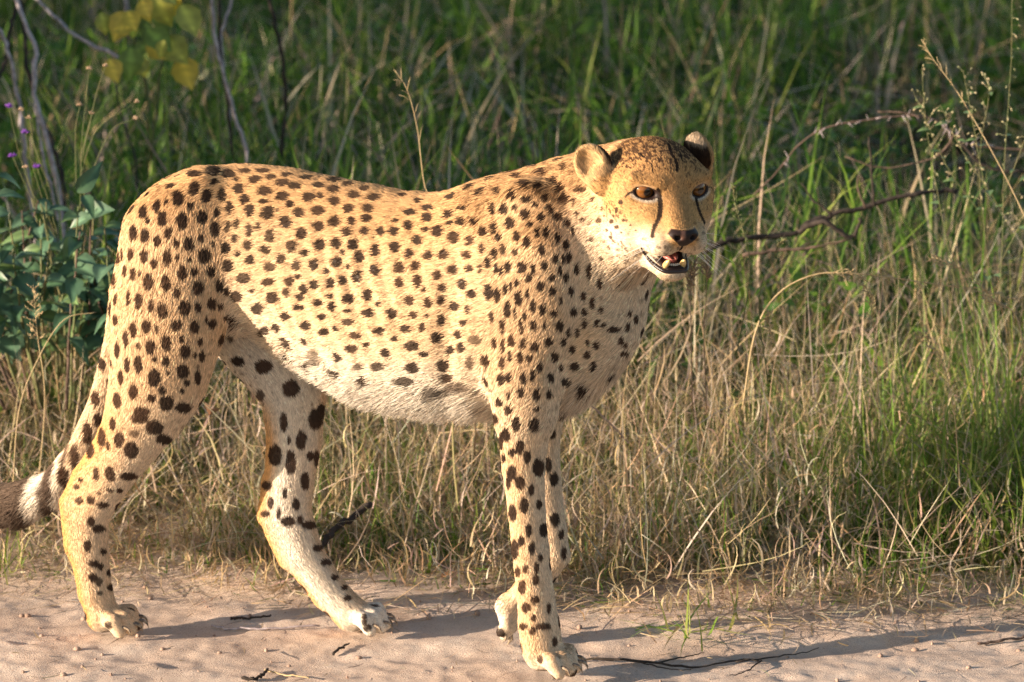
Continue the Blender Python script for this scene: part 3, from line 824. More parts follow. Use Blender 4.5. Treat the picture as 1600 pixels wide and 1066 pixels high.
def spot_mask(P):
    n1 = vnoise(P, 220, 3) - .5; n2 = vnoise(P, 480, 5) - .5
    out = np.zeros(len(P), np.float32)
    # bin points in a coarse grid so that each spot looks at near points only
    cell = .02
    key = np.floor(P / cell).astype(np.int64)
    code = (key[:, 0] + 500) * 1000000 + (key[:, 1] + 500) * 1000 + key[:, 2] + 100
    order = np.argsort(code); cs = code[order]
    for s in SP:
        R = max(s[3], s[4]) * 1.4; k0 = np.floor((s[:3] - R) / cell).astype(int); k1 = np.floor((s[:3] + R) / cell).astype(int)
        ids = []
        for i in range(k0[0], k1[0] + 1):
            for j in range(k0[1], k1[1] + 1):
                c0 = (i + 500) * 1000000 + (j + 500) * 1000 + 100
                a, b = np.searchsorted(cs, [c0 + k0[2], c0 + k1[2] + 1])
                if b > a: ids.append(order[a:b])
        if not ids: continue
        ids = np.concatenate(ids)
        d = P[ids] - s[:3]
        if s[6] > .5:
            x = d @ _R; y = d @ _U; z = d @ _F
            z0 = np.clip(np.abs(z) - 1.6 * max(s[3], s[4]), 0, None)
            rho = np.sqrt((x / s[3]) ** 2 + (y / s[4]) ** 2 + (z0 / .006) ** 2)
        else:
            rho = np.sqrt((d ** 2).sum(1)) / s[3]
        rho = rho + n1[ids] * .26 + n2[ids] * .16
        m = np.clip((1.17 - rho) / .18, 0, 1) * s[5]
        out[ids] = np.maximum(out[ids], m)
    return out

def sm(x, a, b):
    t = np.clip((x - a) / (b - a), 0, 1); return t * t * (3 - 2 * t)

def group_of(Pb):
    """index of the nearest primitive for each point"""
    best = np.full(len(Pb), 1e9, np.float32); who = np.zeros(len(Pb), np.int32)
    for i, (g, a, b, ra, rb, ka, kb) in enumerate(PR):
        ba = (b - a); L2 = float(ba @ ba)
        o = Pb - a; t = np.clip(o @ ba / max(L2, 1e-9), 0, 1); o = o - t[:, None] * ba
        o[:, 1] *= ka + (kb - ka) * t
        e = np.linalg.norm(o, axis=1) - (ra + (rb - ra) * t)
        m = e < best; best[m] = e[m]; who[m] = i
    return who
WHO = group_of(BV_)
GN = np.array([p[0] for p in PR])[WHO]
is_head = (np.linalg.norm(headq, axis=1) < 20) & (head_sdf(headq) < .45)
# nearest-vertex lookup by barycentric sampling: every per-vertex quantity below is interpolated to the hair roots
# --- lie of the fur
DIRB = np.zeros((NVERT, 3))
for i, (g, a, b, *_r) in enumerate(PR):
    m = WHO == i
    if not m.any(): continue
    t = b - a; t = t / (np.linalg.norm(t) + 1e-9)
    if g in ('torso',): t = np.array([-1, 0, -.32])
    elif g == 'neck': t = np.array([-.75, 0, -.6])
    elif g == 'shoulder': t = np.array([-.55, 0, -.85])
    elif g == 'pelvis': t = np.array([-.75, 0, -.6])
    elif g == 'knee': t = np.array([-.3, 0, -1])
    DIRB[m] = t
DIR = DIRB @ BM
hd = headq - np.array([0, 10.5, -2.6]); hd[:, 1] -= 1.0
hd /= np.linalg.norm(hd, axis=1)[:, None]
DIR[is_head] = (hd @ HR)[is_head]
EARM = np.zeros(NVERT); EARN_ = np.zeros(NVERT)
for side in (-1, 1):
    M = headq.copy(); M[:, 0] *= side
    E = ear_frame(M, side)
    m = (ell(E, (0, .1, 0), (2.7, 3.2, 1.8)) < .1) & (E[:, 1] > -2.2) & (headq[:, 0] * side > 3)
    w = EARS[side][2] * np.array([side, 1, 1])
    DIR[m] = (w * .8 + np.array([0, -.2, 0])) @ HR
    EARM[m] = 1; nl = EARS[side][3] * np.array([side, 1, 1])
    EARN_[m] = ((VN @ HR.T) @ nl)[m]
# smooth the lie over the surface
e0 = np.concatenate([BF_[:, 0], BF_[:, 1], BF_[:, 2], BF_[:, 3]]); e1 = np.concatenate([BF_[:, 1], BF_[:, 2], BF_[:, 3], BF_[:, 0]])
deg = np.bincount(e0, minlength=NVERT) + np.bincount(e1, minlength=NVERT) + 1
def blur(X, it):
    X = X.astype(np.float64)
    for _ in range(it):
        Y = X.copy()
        for c in range(X.shape[1]):
            Y[:, c] += np.bincount(e0, weights=X[e1, c], minlength=NVERT) + np.bincount(e1, weights=X[e0, c], minlength=NVERT)
        X = Y / deg[:, None]
    return X
DIR = blur(DIR, 10)
DIR -= VN * (DIR * VN).sum(1)[:, None]; DIR /= np.linalg.norm(DIR, axis=1)[:, None] + 1e-9
# --- length of the fur (m)
bx = BV_[:, 0]; bz = BW[:, 2]
LEN = np.full(NVERT, .0088)
tor = np.isin(GN, ['torso', 'neck', 'shoulder', 'pelvis'])
leg = np.isin(GN, ['nhind', 'nhind_edge', 'knee', 'fhind', 'fhind_edge', 'nfront', 'ffront'])
LEN[leg] = .0065 + .0022 * sm(bz[leg], .35, .55)
LEN[leg & (bz < .3)] = .0058
LEN[np.char.startswith(GN, 'p_')] = .0045
LEN[np.char.endswith(GN, '_toe')] = .0023
under = sm(-VN[:, 2], .35, .85) * tor
LEN += under * .024
nape = tor * sm(VN[:, 2], .35, .8) * sm(bx, .08, .26)
LEN += nape * .009
LEN[GN == 'tail'] = .010
tl = GN == 'tail'
LEN[tl] += .010 * sm(-bx[tl], .42, .56)
hl = .0032 + .0045 * sm(-headq[:, 1], -3, 4) + .006 * sm(-headq[:, 2], 4, 9) * sm(-headq[:, 1], -7, -1)
LEN[is_head] = hl[is_head]
LEN[EARM > 0] = .0085
LEN = blur(LEN[:, None], 5)[:, 0]

def lid_rho(q):
    A = q.copy(); A[:, 0] = np.abs(A[:, 0])
    E = A - np.array((3.78, 5.75, 1.62))
    E = np.c_[E[:, 0] + E[:, 2] * .05, E[:, 1], E[:, 2] - E[:, 0] * .05]
    return np.sqrt(((E / np.array((1.24, 1.5, .66))) ** 2).sum(1))
def nose_rho(q):
    A = q.copy(); A[:, 0] = np.abs(A[:, 0])
    # narrower towards the lip, wide at the wings
    z = A[:, 2] + 2.75; wx = np.interp(z, [-1.3, -.6, .3, .9], [.4, 1.15, 2.15, 1.7])
    inside = np.maximum.reduce([A[:, 0] / wx, np.abs(z + .15) / 1.15])
    return np.where(A[:, 1] > 8.9 + .25 * A[:, 0] * 0, inside, 9.0)
def gap_rho(q):
    A = q.copy(); A[:, 0] = np.abs(A[:, 0]); A[:, 2] = A[:, 2] - .20 * (8.9 - A[:, 1])
    return np.sqrt((((A - np.array((0, 8.9, -6.25))) / np.array((2.6, 4.0, .95))) ** 2).sum(1))

TAN, GOLD, CREAM, WHITE = np.array([.68, .455, .265]), np.array([.60, .32, .125]), np.array([.70, .56, .41]), np.array([.74, .67, .57])
BLACK, UMBER = np.array([.017, .0075, .006]), np.array([.07, .03, .017])
def coat(P, N, head, whotail, legm, earm, earn, pawm, skin=False):
    """base colour of the coat at surface points"""
    n = len(P)
    Pb = to_body(P); q = world_to_head(P)
    c = np.tile(TAN, (n, 1))
    def mix(c, col, f): return c + (col - c) * f[:, None]
    big = vnoise(P, 14, 1)
    c = mix(c, GOLD, sm(N[:, 2], .0, .8) * .7 * (1 - head))
    c = mix(c, CREAM, np.clip(sm(-N[:, 2], .0, .55) + .55 * sm(.52 - P[:, 2], 0, .2) * (1 - legm), 0, 1) * .8 * (1 - head))
    c = mix(c, WHITE, sm(-N[:, 2], .45, .9) * (1 - head) * .8)
    c = mix(c, WHITE, (1 - head) * (1 - legm) * sm(.47 - P[:, 2] + .03 * (big - .5), 0, .08) * sm(.26 - np.abs(Pb[:, 0] + .02), 0, .06) * .9)
    # inner sides of the legs and the front of the chest are pale
    inner = legm * sm(np.where(Pb[:, 1] < 0, N @ BL, -(N @ BL)), .1, .7)
    c = mix(c, WHITE, inner * sm(-Pb[:, 0], -.02, .05) * .85)  # hind pair whitened beyond that: sunlight on the inner thigh put into the colour
    c = mix(c, CREAM, inner * .5 * sm(Pb[:, 0], -.02, .05))
    c = mix(c, CREAM, (1 - head) * sm(N @ BU, .45, .9) * sm(Pb[:, 0], .2, .32) * .7)
    # rear edges of the legs are tawny
    c = mix(c, np.array([.66, .345, .115]), legm * sm(-(N @ BU), .10, .65) * sm(.40 - P[:, 2], 0, .12) * sm(.05 - Pb[:, 0], 0, .05) * .9)
    c = mix(c, CREAM, legm * sm(.45 - P[:, 2], 0, .2) * .5 * sm(N @ BU, -.1, .5))
    # nape: dark frosted
    fr = (1 - head) * (1 - whotail) * sm(N[:, 2], .35, .85) * sm(Pb[:, 0], .06, .28)
    c = mix(c, UMBER, fr * .5 * sm(vnoise(P, 330, 9), .35, .75))
    thr = (1 - head) * sm(-np.linalg.norm(q - np.array([0, -2, -9.]), axis=1), -15, -7) * sm(-q[:, 2], 1, 6)
    c = mix(c, CREAM * 1.05, thr * .8)
    # tail: rings and a pale underside
    if whotail.any():
        c = mix(c, CREAM, whotail * sm(-N[:, 2], .1, .7) * .5)
        c = mix(c, WHITE, whotail * sm(-Pb[:, 0], .47, .51) * .8)
        u = Pb[:, 0] + .012 * (vnoise(P, 60, 4) - .5)
        ring = np.zeros(n)
        for a, b in ((-.645, -.552), (-.528, -.503), (-.486, -.474), (-.76, -.69)):
            ring = np.maximum(ring, sm(u, a - .006, a + .006) * sm(-u, -b - .006, -b + .006))
        c = mix(c, np.array([.05, .026, .017]), ring * whotail * .95)
    # head
    if head.any():
        A = np.abs(q[:, 0])
        h = np.tile(np.array([.54, .31, .125]), (n, 1))
        up = sm(q[:, 2], .5, 4.5)
        h = mix(h, GOLD, up * .5)
        pale = sm(-q[:, 2], 1.0, 4.5) * sm(A, 1.2, 3.0) * sm(q[:, 1], -3.0, 2.5)
        h = mix(h, WHITE, pale * .62)
        h = mix(h, CREAM * 1.05, sm(-q[:, 2], 3.6, 5.0) * .8 * sm(q[:, 1], -4.0, 1.5))
        lr = lid_rho(q)
        h = mix(h, WHITE * .92, sm(-lr, -2.0, -1.3) * sm(-q[:, 2] + 1.9, .1, .9) * .8)           # pale under the eye
        h = mix(h, WHITE * .85, sm(-lr, -1.9, -1.3) * sm(q[:, 2] - 2.0, .1, .8) * .4)
        # bridge a little redder
        h = mix(h, np.array([.50, .27, .12]), sm(-A, -2.0, -.8) * sm(q[:, 1], 5.5, 8) * sm(q[:, 2], -3.2, -1.5) * .35)
        # crown flecked with black
        fl = .55 * vnoise(q * np.array([1.2, .5, .8]), 6.5, 21) + .45 * vnoise(q, 2.6, 22)
        dens = sm(q[:, 2] - .30 * np.maximum(q[:, 1], 0), 1.4, 5.2)
        h = mix(h, BLACK * 2.5, sm(fl, .70 - .30 * dens, .80 - .30 * dens) * sm(dens, .02, .35) * .85)
        fl2 = vnoise(q, 3.0, 31)
        ck = sm(-q[:, 0], 2.8, 4.2) * sm(-q[:, 2], -1, 1.2) * sm(-q[:, 1], -6.0, -4.0)
        h = mix(h, UMBER * .7, sm(fl2, .66, .76) * ck * .8)
        fl3 = .7 * vnoise(q * np.array([1.1, .7, .9]), 6.2, 33) + .3 * vnoise(q, 2.2, 34)
        h = mix(h, UMBER, sm(fl3, .60, .70) * .62 * sm(q[:, 2] + .8 * A, 1.0, 4.0) * sm(lr, 1.5, 2.2))
        # rows of dark whisker roots
        wr = sm(A, 1.2, 1.8) * sm(q[:, 1], 6.0, 7.0) * sm(-q[:, 2], 3.0, 3.6) * sm(q[:, 2], -6, -5.2)
        h = mix(h, UMBER, sm(vnoise(q, 3.6, 41), .74, .84) * wr * .6)
        for pts, w in LINE_D:
            d = np.full(n, 1e9)
            for a, b in zip(pts[:-1], pts[1:]):
                ba = b - a; t = np.clip((P - a) @ ba / (ba @ ba), 0, 1)
                d = np.minimum(d, np.linalg.norm(P - a - t[:, None] * ba, axis=1))
            d = d + (vnoise(P, 500, 8) - .5) * .0012
            h = mix(h, BLACK * .8, sm(-d, -w * 1.2, -w * .8) * .97)
        # ears: dark backs with pale tips, tawny cups
        EX = np.where(q[:, 0] < 0, ear_frame(np.c_[-q[:, 0], q[:, 1:]], -1)[:, 0], 0)
        back = earm * np.maximum(sm(-earn, -.15, .25), sm(-earn, -.62, -.30) * sm(-EX, .5, 1.1))
        M = q.copy(); M[:, 0] = np.abs(M[:, 0])
        tipd = np.where(q[:, 0] < 0, ear_frame(np.c_[-q[:, 0], q[:, 1:]], -1)[:, 1], ear_frame(q, 1)[:, 1])
        h = mix(h, np.array([.62, .40, .20]), earm * (1 - back) * .9)
        h = mix(h, BLACK * 1.3, back * sm(-tipd, -2.2, -1.5) * sm(tipd, -2.4, -1.6) * .95)
        h = mix(h, CREAM * .6, back * sm(tipd, 1.5, 2.1) * .8)
        # lids, lips, nose leather
        h = mix(h, BLACK, sm(-lr, -1.42, -1.28))
        gr = gap_rho(q)
        lipz = np.maximum(sm(-gr, -1.22, -1.12), sm(-gr, -1.66, -1.52) * sm(-q[:, 2], 6.5, 6.8) * sm(q[:, 2], -7.9, -7.6))
        low = sm(-q[:, 2], 5.9, 6.3)
        h = mix(h, BLACK, lipz * np.clip(low + sm(-q[:, 1], -7.6, -6.6), 0, 1))
        inside = sm(-gr, -1.02, -.98) * sm(-q[:, 1], -8.4, -7.6)
        h = mix(h, np.array([.30, .09, .075]), inside * (A < 1.9) * .9)
        nr = nose_rho(q)
        h = mix(h, BLACK, sm(-nr, -1.05, -.95))
        h = mix(h, np.array([.22, .11, .08]), sm(-np.abs(q[:, 0] + .35), -.42, -.15) * (nr < .9) * sm(q[:, 2], -3.3, -2.6) * .6)
        h = mix(h, BLACK, sm(-A, -.22, -.1) * sm(q[:, 1], 8.8, 9.4) * sm(-q[:, 2], 3.2, 3.6) * sm(q[:, 2], -5.6, -5.2))
        c = c * (1 - head[:, None]) + h * head[:, None]
    s = spot_mask(P) * (1 - earm)
    dark = mix(np.tile(UMBER * .62, (n, 1)), BLACK, sm(big, .35, .6))
    c = c + (dark - c) * (s * .97)[:, None]
    # claws' beds and pads
    c = mix(c, UMBER, pawm * sm(-N[:, 2], .6, .9) * .8)
    return c

HEADF = blur(is_head.astype(float)[:, None], 45)[:, 0]
TAILF = (GN == 'tail').astype(float) * (1 - HEADF); LEGF = blur(leg.astype(float)[:, None], 12)[:, 0]
PAWF = np.char.startswith(GN, 'p_').astype(float)
VC = coat(BW, VN, HEADF, TAILF, LEGF, EARM, EARN_, PAWF)

# ---------------------------------------------------------------- the animal
cheetah = empty("cheetah", (float(BO[0]), float(BO[1]), 0.0))
tag(cheetah, "spotted cheetah walking along the edge of the sandy track, mouth open, looking out", "cheetah")
CL = Vector(cheetah.location)
skin_m, nt, b = new_mat("cheetah_skin")
a = nt.nodes.new('ShaderNodeAttribute'); a.attribute_name = 'col'
nt.links.new(a.outputs['Color'], b.inputs['Base Color'])
b.inputs['Roughness'].default_value = .55; b.inputs['Specular IOR Level'].default_value = .3
body = mesh_obj("body", BW, BF_.astype(np.int32), skin_m, None, True, tuple(CL), VC)
body.parent = cheetah; body.location = (0, 0, 0)

# fur: one strand per sampled root
tri = np.vstack([BF_[:, [0, 1, 2]], BF_[:, [0, 2, 3]]])
ta = .5 * np.linalg.norm(np.cross(BW[tri[:, 1]] - BW[tri[:, 0]], BW[tri[:, 2]] - BW[tri[:, 0]]), axis=1)
lr_, nr_, gr_ = lid_rho(headq), nose_rho(headq), gap_rho(headq)
LIP0 = np.array([world_to_head(np.array(tuple(hit(x, y)[0]))) for x, y, _ in spline([(x, y, 0) for x, y in [(1001, 386), (1008, 398), (1018, 410), (1030, 420), (1043, 425)]], 12)])
LIP = np.vstack([LIP0, (LIP0 * np.array([-1, 1, 1]))[::-1]])
LIP = spline(LIP[[0, 3, 6, 9, 11, 12, 14, 17, 20, 23]], 40)
lipd = np.min(np.linalg.norm(headq[:, None, :] - LIP[None], axis=2), axis=1) if NVERT < 0 else np.full(NVERT, 9.0)
_c = np.where(is_head & (headq[:, 2] < -3.5))[0]
lipd[_c] = np.min(np.linalg.norm(headq[_c][:, None, :] - LIP[None], axis=2), axis=1)
BARE = ((lipd < .28) | (lr_ < 1.34) | (nr_ < 1.0) | ((gr_ < 1.12) | ((gr_ < 1.58) & (headq[:, 2] < -6.7) & (headq[:, 2] > -7.75)))) & is_head
dens = np.where(facing > -.25, 1.0, .22) * np.where(is_head, 3.2, 1.0) * np.where(np.char.startswith(GN, 'p_'), 1.6, 1.0)
dens[BARE] = 0
N_HAIR = 400000
wgt = ta * dens[tri].mean(1) * (dens[tri].min(1) > 0)
cdf = np.cumsum(wgt); cdf /= cdf[-1]
ti = np.searchsorted(cdf, rng.random(N_HAIR))
u, v = rng.random(N_HAIR), rng.random(N_HAIR); fl = u + v > 1; u[fl] = 1 - u[fl]; v[fl] = 1 - v[fl]
W3 = np.c_[1 - u - v, u, v]
def ip(X):
    X = np.asarray(X)
    return (X[tri[ti]] * W3[:, :, None]).sum(1) if X.ndim == 2 else (X[tri[ti]] * W3).sum(1)
HP = ip(BW); HN = ip(VN); HN /= np.linalg.norm(HN, axis=1)[:, None]
HD = ip(DIR); HL = ip(LEN) * rng.uniform(.65, 1.2, N_HAIR)
hh = ip(HEADF)
HC = coat(HP + HD * (HL * .55)[:, None], HN, hh, ip(TAILF) > .5, ip(LEGF), ip(EARM), ip(EARN_), ip(PAWF))
HC *= (rng.normal(1, .20, N_HAIR).clip(.5, 1.5) * (.86 + .28 * vnoise(HP, 330, 57)))[:, None]
# fine streaks along the lie of the fur
_c = (HP * np.cross(HN, HD)).sum(1); _a = (HP * HD).sum(1)
streak = vnoise(np.c_[_c * 520, _a * 75], 1.0, 58) * .6 + vnoise(np.c_[_c * 900, _a * 160], 1.0, 59) * .4
HC *= (1 + (streak - .5) * np.where(hh > .5, .62, .80))[:, None]
# a lie that wanders: strands gather in small tufts
wob = np.stack([vnoise(HP, 70, 51) - .5, vnoise(HP, 70, 52) - .5, vnoise(HP, 70, 53) - .5], 1) * 1.0 + np.stack([vnoise(HP, 260, 54) - .5, vnoise(HP, 260, 55) - .5, vnoise(HP, 260, 56) - .5], 1) * .9
D = HD + wob * np.where(hh > .5, .35, np.where(HL < .009, .32, .55))[:, None] * np.clip(HL / .012, .5, 1.8)[:, None] + rng.normal(0, .14, (N_HAIR, 3))
D -= HN * (D * HN).sum(1)[:, None]; D /= np.linalg.norm(D, axis=1)[:, None] + 1e-9
lift = rng.normal(.27, .09, N_HAIR).clip(.08, .7) + .25 * ip(nape.astype(float)) 
K = 4
T = np.linspace(0, 1, K)
grav = np.array([0, 0, -1.0])
pts = np.empty((N_HAIR, K, 3), np.float32)
for k, t in enumerate(T):
    pts[:, k] = HP + D * (HL * t)[:, None] + HN * (HL * lift * (t - .45 * t * t))[:, None] + grav * ((HL - .012).clip(0) * .5 * t * t)[:, None]
cu = bpy.data.hair_curves.new("fur")
cu.add_curves([K] * N_HAIR)
cu.attributes['position'].data.foreach_set('vector', (pts - np.array(CL, np.float32)).astype(np.float32).ravel())
rad = (np.where(hh > .5, .00028, .00042) * np.where(HL < .0075, .72, 1.0))[:, None] * np.array([1.0, 1.0, .75, .2])[None]
ra_ = cu.attributes.get('radius') or cu.attributes.new('radius', 'FLOAT', 'POINT')
ra_.data.foreach_set('value', rad.astype(np.float32).ravel())
ca = cu.attributes.new('col', 'FLOAT_COLOR', 'CURVE')
c4 = np.ones((N_HAIR, 4), np.float32); c4[:, :3] = HC.clip(.004, .95); ca.data.foreach_set('color', c4.ravel())
na = cu.attributes.new('skin_n', 'FLOAT_VECTOR', 'CURVE'); na.data.foreach_set('vector', HN.astype(np.float32).ravel())
fur_m, nt, b = new_mat("cheetah_fur")
a = nt.nodes.new('ShaderNodeAttribute'); a.attribute_name = 'col'
an = nt.nodes.new('ShaderNodeAttribute'); an.attribute_name = 'skin_n'
geo = nt.nodes.new('ShaderNodeNewGeometry')
mixn = nt.nodes.new('ShaderNodeMix'); mixn.data_type = 'VECTOR'; mixn.inputs[0].default_value = .68
nt.links.new(geo.outputs['Normal'], mixn.inputs[4]); nt.links.new(an.outputs['Vector'], mixn.inputs[5])
nrm = nt.nodes.new('ShaderNodeVectorMath'); nrm.operation = 'NORMALIZE'; nt.links.new(mixn.outputs[1], nrm.inputs[0])
df = nt.nodes.new('ShaderNodeBsdfDiffuse'); nt.links.new(a.outputs['Color'], df.inputs['Color']); nt.links.new(nrm.outputs[0], df.inputs['Normal'])
gl = nt.nodes.new('ShaderNodeBsdfHair'); gl.component = 'Reflection'; gl.inputs['Color'].default_value = (.9, .8, .65, 1)
gl.inputs['RoughnessU'].default_value = .35; gl.inputs['RoughnessV'].default_value = .6
mx = nt.nodes.new('ShaderNodeMixShader'); mx.inputs[0].default_value = .025
nt.links.new(df.outputs[0], mx.inputs[1]); nt.links.new(gl.outputs[0], mx.inputs[2])
nt.links.new(mx.outputs[0], nt.nodes['Material Output'].inputs[0])
cu.materials.append(fur_m)
fur = bpy.data.objects.new("fur", cu); COL.objects.link(fur); fur.parent = cheetah
tag(fur, kind='stuff')

# eyes: ball with amber iris and dark pupil, the gaze straight ahead
def ball(c, r, n=28, axis=(0, 1, 0)):
    V, Fc = [], []
    for i in range(n // 2 + 1):
        th = math.pi * i / (n // 2)
        for j in range(n):
            ph = 2 * math.pi * j / n
            V.append((math.sin(th) * math.cos(ph), math.cos(th), math.sin(th) * math.sin(ph)))
    for i in range(n // 2):
        for j in range(n):
            Fc.append((i * n + j, i * n + (j + 1) % n, (i + 1) * n + (j + 1) % n, (i + 1) * n + j))
    return np.array(V), Fc
eye_m = leaf_mat("eye_wet", trans=0.0, rough=.04, spec=.6)
for s in (-1, 1):
    V, Fc = ball((0, 0, 0), 1, 40)
    gaze = np.array([.10 - .16 * s * -1 * 0 + s * .14, .98, -.02]); gaze /= np.linalg.norm(gaze)
    ang = np.degrees(np.arccos(np.clip(V @ gaze, -1, 1)))
    c = np.tile(np.array([.015, .01, .008]), (len(V), 1))
    iris = np.array([.19, .072, .015])
    f = sm(ang, 20, 25) * sm(-ang, -64, -56)
    up = sm(-V[:, 2], -.3, .5)
    c = c + (iris[None] * (.75 + .5 * vnoise(V, 9, 3))[:, None] - c) * f[:, None]
    o = mesh_obj("eye", head_to_world(V * EYE_R + np.array([EYE[0] * s, EYE[1], EYE[2]])), Fc, eye_m, cheetah, True, tuple(head_to_world((EYE[0] * s, EYE[1], EYE[2]))), c)
# teeth and tongue
tooth_m = col_mat("tooth_ivory", (.72, .52, .24), .3, (.62, .40, .15), .5, scale=900)
for s in (-1, 1):
    P = spline([(1.12 * s, 7.9, -8.0), (1.16 * s, 8.25, -7.1), (1.08 * s, 8.7, -6.55), (1.02 * s, 8.9, -6.25)], 7)
    V, Fc = tube(P, np.array([.44, .44, .41, .36, .28, .17, .05]), 10)
    mesh_obj("canine_tooth", head_to_world(V), Fc, tooth_m, cheetah, True, tuple(head_to_world(P[0])))
white_m = col_mat("tooth_white", (.72, .68, .60), .3)
g = Geo()
for i in range(6):
    x = (i - 2.5) * .26
    g.tube(spline([(x, 8.25 - .25 * abs(x), -7.6), (x, 8.4 - .25 * abs(x), -7.2), (x, 8.45 - .25 * abs(x), -6.95)], 4), np.array([.13, .13, .12, .06]), 6)
g.V = [head_to_world(np.vstack(g.V))]
g.build("incisor_teeth", white_m, cheetah, tuple(head_to_world((0, 8, -7.5))))
tongue_m = col_mat("tongue_pink", (.42, .13, .11), .28, (.5, .19, .16), .5, .0003, 700)
V, Fc = ball((0, 0, 0), 1, 20)
V = V * np.array([1.15, 2.6, .5]); V[:, 2] += -.12 * V[:, 1] * 0 - .25 * np.exp(-(V[:, 0] / .3) ** 2) * (V[:, 2] > 0)
mesh_obj("tongue", head_to_world(V + np.array([0, 5.6, -6.55])), Fc, tongue_m, cheetah, True, tuple(head_to_world((0, 5.6, -6.5))))
lip_m = col_mat("lip_black", (.014, .010, .010), .32, (.03, .02, .02), .5, .0004, 500)
V, Fc = tube(LIP + np.array([0, .02, .03]), np.r_[np.linspace(.12, .30, 10), np.full(20, .30), np.linspace(.30, .12, 10)] * (.85 + .3 * vnoise(LIP, 2.2, 6)), 8)
mesh_obj("lower_lip", head_to_world(V), Fc, lip_m, cheetah, True, tuple(head_to_world(LIP[20])))
# whiskers
wh_m = col_mat("whisker", (.82, .78, .72), .3)
for s in (-1, 1):
    for i in range(15):
        r_, c_ = i % 4, i // 4
        a0 = np.array([(1.9 + .38 * c_) * s, 9.2 - .75 * c_, -3.6 - .55 * r_])
        d = np.array([s * (.95 + .1 * random.random()), .25 - .22 * c_ + random.uniform(-.1, .1), -.25 - .16 * r_ + random.uniform(-.1, .15)])
        d /= np.linalg.norm(d); L = random.uniform(3.0, 6.5)
        P = [a0 + d * L * t + np.array([0, -.7, -.9]) * (t * t) * L * .18 for t in np.linspace(0, 1, 7)]
        V, Fc = tube(P, np.linspace(.030, .006, 7), 4)
        mesh_obj("whisker", head_to_world(V), Fc, wh_m, cheetah, True, tuple(head_to_world(a0)))
# claws
claw_m = col_mat("claw_horn", (.46, .36, .25), .3, (.10, .07, .05), .5, scale=160)
for p, d, up, r in CLAWS:
    d = d / np.linalg.norm(d)
    P = spline([p - d * r * .35 + up * r * .45, p + d * r * .45 + up * r * .40, p + d * r * .95 + up * r * .05, p + d * r * 1.15 - up * r * .6], 8)
    V, Fc = tube(P, np.array([.22, .23, .22, .2, .17, .13, .08, .025]) * r, 8)
    mesh_obj("claw", to_world(V), Fc, claw_m, cheetah, True, tuple(to_world(P[0])))
# ================================================================== woody plants, weeds, twigs
bark_grey = col_mat("bark_grey", (.46, .41, .43), .85, (.26, .22, .23), .2, .002, 90)
bark_dark = col_mat("bark_dark", (.06, .048, .042), .9, (.03, .024, .02), .2, .003, 60)
bark_brown = col_mat("bark_brown", (.15, .105, .085), .85, (.08, .055, .042), .2, .002, 80)
stem_green = col_mat("stem_green", (.10, .14, .05), .6, (.15, .13, .06), .3, .0, 40)
straw_m = col_mat("straw_stem", (.50, .39, .22), .6, (.38, .28, .15), .3, .0, 60)
husk_m = col_mat("husk", (.34, .25, .16), .7, (.22, .15, .09), .3, 0, 60)
lm = leaf_mat("leaf_green", .25, .42, .45)
prr = np.random.default_rng(77)

def wob(P, amp, seed=0):
    P = np.asarray(P, float); rr = np.random.default_rng(seed + 5)
    Q = P + rr.normal(0, amp, P.shape); Q[0] = P[0]
    return Q
def stick(name, pxs, Y, r0, r1, mat, parent=None, n=18, dy=0.0, seed=0, knots=True):
    """branch through picture points at distance Y (drifting by dy along its length)"""
    P = np.array([at(x, y, Y + dy * i / max(1, len(pxs) - 1)) for i, (x, y) in enumerate(pxs)])
    P = wob(spline(P, n), r0 * .35, seed)
    rr = np.random.default_rng(seed); R = np.linspace(r0, r1, n) * (rr.uniform(.86, 1.18, n) if knots else 1)
    V, Fc = tube(P, R, 8)
    return mesh_obj(name, V, Fc, mat, parent, True, tuple(P[0]) if parent is None else tuple(P[0]))

def leaf_mesh(name, L, W, fold=.25, curl=.3, col=(.06, .11, .04), lobes=0.0, n=7, seed=0):
    """a broad leaf with a midrib fold: base at the origin, along +X, upper face +Z"""
    rr = np.random.default_rng(seed)
    t = np.linspace(0, 1, n); half = W * .5 * np.sin(np.pi * np.clip(t, .02, .985) ** .75) * (1 + lobes * np.sin(t * 22))
    V, C, Fc = [], [], []
    for i, tt in enumerate(t):
        z = -curl * L * tt * tt
        for s, f in ((-1, 1), (-.5, .5), (0, 0), (.5, .5), (1, 1)):
            V.append((L * tt, s * half[i], z + abs(s) * half[i] * fold + rr.normal(0, .012) * L * .3))
            C.append(np.array(col) * (1.7 if s == 0 else 1) * rr.uniform(.75, 1.25))
    for i in range(n - 1):
        for k in range(4): Fc.append((i * 5 + k, (i + 1) * 5 + k, (i + 1) * 5 + k + 1, i * 5 + k + 1))
    me_o = mesh_obj(name, V, Fc, lm, None, True, (0, 0, 0), np.array(C))
    me = me_o.data; bpy.data.objects.remove(me_o)
    return me
def put_leaf(name, me, pos, direction, up, scale, parent, label=None):
    x = Vector(direction).normalized(); z = Vector(up); z = (z - x * z.dot(x)).normalized(); y = z.cross(x)
    o = bpy.data.objects.new(name, me); COL.objects.link(o)
    M = Matrix((x, y, z)).transposed().to_4x4()
    o.parent = parent
    o.matrix_local = Matrix.Translation(Vector(pos) - parent.location) @ M @ Matrix.Scale(scale, 4)
    if label: o['label'] = label
    return o

